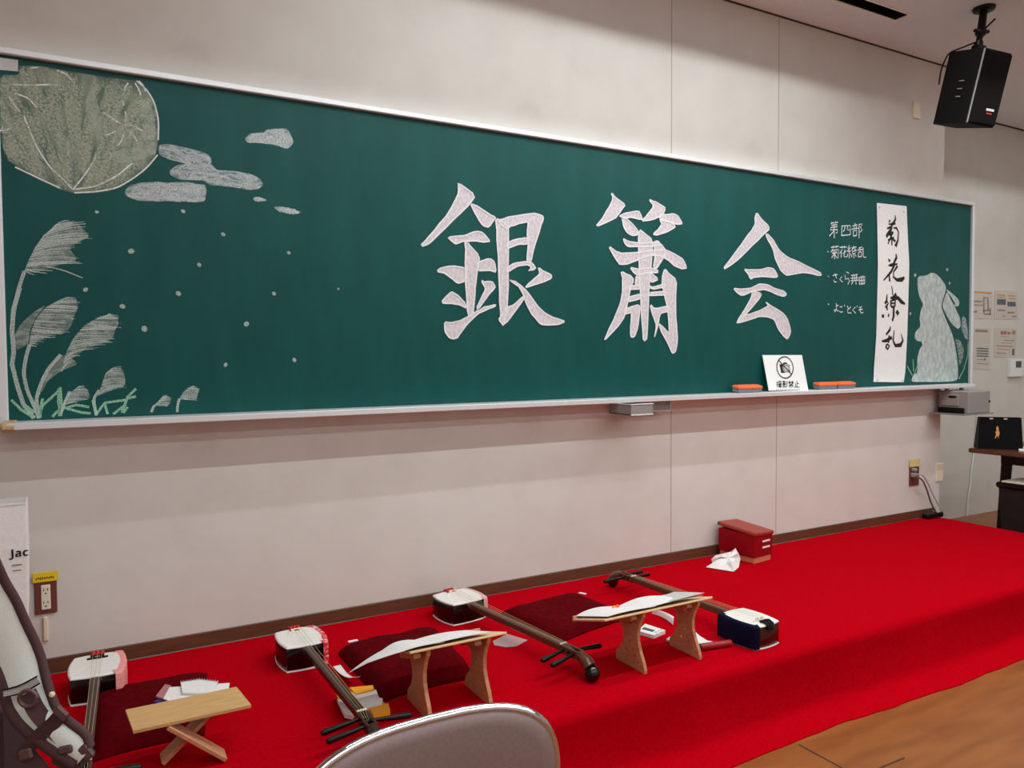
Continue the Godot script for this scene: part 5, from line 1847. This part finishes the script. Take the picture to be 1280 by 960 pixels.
func build_foreground() -> void:
	make_chair("folding chair with a taupe vinyl back and chrome rim before the platform", Vector3(0.682, 0, 1.95), 0.0)
	var c2 := make_chair("folding chair at the left edge carrying the white strapped rucksack", Vector3(-0.13, 0, 1.83), 1.15)
	# tall white paper bag on the platform by the wall
	var bt := at_depth(31.5, 628.5, 2.2)
	var bag := thing("white_paper_bag", "tall white paper bag with black lettering standing by the wall", "bag", Vector3(bt.x - 0.16, DECK, bt.z - 0.06))
	var h := bt.y - DECK
	var m := Mb.new()
	var r := []
	for lv in [[0.14, 0.05, 0.0], [0.148, 0.056, 0.3], [0.156, 0.06, 0.55], [0.16, 0.058, 0.8], [0.16, 0.05, 1.0]]:
		r.append([Vector3(-lv[0], lv[2] * h, lv[1]), Vector3(lv[0], lv[2] * h, lv[1]), Vector3(lv[0] - 0.004, lv[2] * h, 0.0), Vector3(lv[0], lv[2] * h, -lv[1]), Vector3(-lv[0], lv[2] * h, -lv[1])])
	for i in 4:
		for j in 5:
			var k := (j + 1) % 5
			m.quad(r[i][j], r[i][k], r[i + 1][k], r[i + 1][j])
	m.fan(r[0], true)
	part("body", m, M.paper, bag)
	m = Mb.new()
	m.box(Vector3(0, h - 0.002, 0.0508), Vector3(0.32, 0.006, 0.003))
	part("folded_rim", m, M.white, bag)
	var tm := TextMesh.new()
	tm.text = "Jac"
	var fnt := SystemFont.new()
	fnt.font_names = PackedStringArray(["Droid Sans"])
	fnt.font_weight = 800
	fnt.font_italic = true
	tm.font = fnt
	tm.font_size = 40
	tm.pixel_size = 0.032 / 40.0
	tm.depth = 0.001
	tm.horizontal_alignment = HORIZONTAL_ALIGNMENT_LEFT
	var p0 := at_depth(12.5, 693, 2.18)
	var tx := MeshInstance3D.new()
	tx.name = "lettering"
	tx.mesh = tm
	tx.material_override = M.ink
	tx.position = Vector3(p0.x - bag.position.x, p0.y - DECK, 0.0592)
	tx.rotation.x = 0.0
	bag.add_child(tx, true)
	m = Mb.new()
	for k in 4:
		var pp := at_depth(20.5, 708 + k * 7, 2.18)
		m.box(Vector3(pp.x - bag.position.x, pp.y - DECK, 0.0588 - 0.0005 * k), Vector3(0.024 - 0.003 * k, 0.004, 0.002))
	part("small_print", m, M.print_grey, bag)

	# rucksack: the padded white shoulder strap faces the camera
	var rk := thing("rucksack", "dark rucksack with a padded white shoulder strap edged in brown webbing", "backpack", Vector3(-0.12, 0.452, 1.72))
	var o := rk.position
	m = Mb.new(o)
	var bc := at_depth(-78, 1085, 1.16)
	bc.y = 0.452 + 0.205
	m.box(bc, Vector3(0.26, 0.41, 0.17), Basis(Vector3.UP, -0.5), 0.05)
	part("body", m, M.bag_dark, rk)
	var re := [[-6,700],[6,727],[20,750],[33,780],[44,802],[52,823],[57,846],[62,864],[70,885],[83,900],[108,918],[113,934]]
	var le := [[-70,735],[-52,760],[-34,785],[-17,812],[-6,832],[0,845],[5.6,862],[12,886],[25,905],[44,922],[72,942],[96,956]]
	var s3 := func(q: Array, d: float) -> Vector3: return at_depth(q[0], q[1], d)
	var rl := []
	var ll := []
	for i in re.size():
		var d := 1.04 + 0.02 * sin(i * 0.4)
		rl.append(s3.call(re[i], d))
		ll.append(s3.call(le[i], d))
	rl = smooth(rl, false, 2)
	ll = smooth(ll, false, 2)
	var n := rl.size()
	var tow: Vector3 = (EYE - rl[n / 2]).normalized()
	m = Mb.new(o)
	m.thick_patch(func(u: float, v: float) -> Vector3:
		var i := v * (n - 1)
		var k := mini(int(i), n - 2)
		var a: Vector3 = ll[k].lerp(ll[k + 1], i - k)
		var b: Vector3 = rl[k].lerp(rl[k + 1], i - k)
		return a.lerp(b, u) + tow * 0.008 * sin(PI * u), 8, 40, tow * 0.014)
	part("shoulder_strap", m, M.mesh_white, rk, "padded white shoulder strap")
	m = Mb.new(o)
	m.tube(rl, 0.0062, 8)
	m.tube(ll, 0.0085, 8)
	part("strap_piping", m, M.strap, rk)
	var lay := func(list: Array, w: float, lift: float, mat_: Material, called: String) -> void:
		var mb := Mb.new(o)
		var p := []
		for q in list:
			p.append(at_depth(q[0], q[1], 1.045 - lift))
		p = smooth(p, false, 1)
		mb.ribbon(p, w, tow)
		var low := []
		for q in p:
			low.append(q - tow * 0.003)
		mb.ribbon(low, w, tow)
		for i in p.size() - 1:
			for e in [-1, 1]:
				var sd: Vector3 = tow.cross(p[i + 1] - p[i]).normalized() * w * 0.5 * e
				mb.quad(p[i] + sd, low[i] + sd, low[i + 1] + sd, p[i + 1] + sd)
		part(called, mb, mat_, rk)
	lay.call([[4, 867], [26, 862], [48, 850]], 0.0085, 0.014, M.grey_light, "reflective_band")
	lay.call([[3, 863], [25, 857], [47, 845]], 0.002, 0.015, M.black, "band_edge")
	lay.call([[6, 871], [28, 867], [50, 854]], 0.002, 0.015, M.black, "band_edge")
	lay.call([[34, 866], [46, 890], [66, 912], [92, 932], [112, 948]], 0.021, 0.016, M.strap, "webbing")
	lay.call([[28, 944], [46, 922], [66, 905], [80, 889]], 0.019, 0.022, M.strap, "webbing")
	lay.call([[20, 938], [34, 944], [50, 962], [64, 985]], 0.02, 0.012, M.strap, "webbing")
	lay.call([[72, 940], [86, 946], [100, 962]], 0.03, 0.012, M.strap, "webbing")
	m = Mb.new(o)
	var ring := []
	for j in 21:
		var a := TAU * j / 20
		ring.append(at_depth(35 + cos(a) * 11, 873 + sin(a) * 10, 1.022))
	m.tube(ring, 0.0028, 8, false)
	part("ring", m, M.buckle, rk)
	for q in [[76, 891, 0.03, 0.022, -0.75], [32, 943, 0.026, 0.024, 0.3], [108, 940, 0.03, 0.026, -0.9], [82, 937, 0.028, 0.018, 0.2]]:
		m = Mb.new(o)
		var cc := at_depth(q[0], q[1], 1.018)
		m.box(cc, Vector3(q[2] * 0.72, q[3] * 0.62, 0.006), look * Basis(Vector3.BACK, q[4]), 0.003)
		part("buckle", m, M.buckle, rk)
	m = Mb.new(o)
	m.ball(at_depth(65, 868, 1.03), Vector3(0.004, 0.004, 0.004), 8)
	part("snap", m, M.cream, rk)
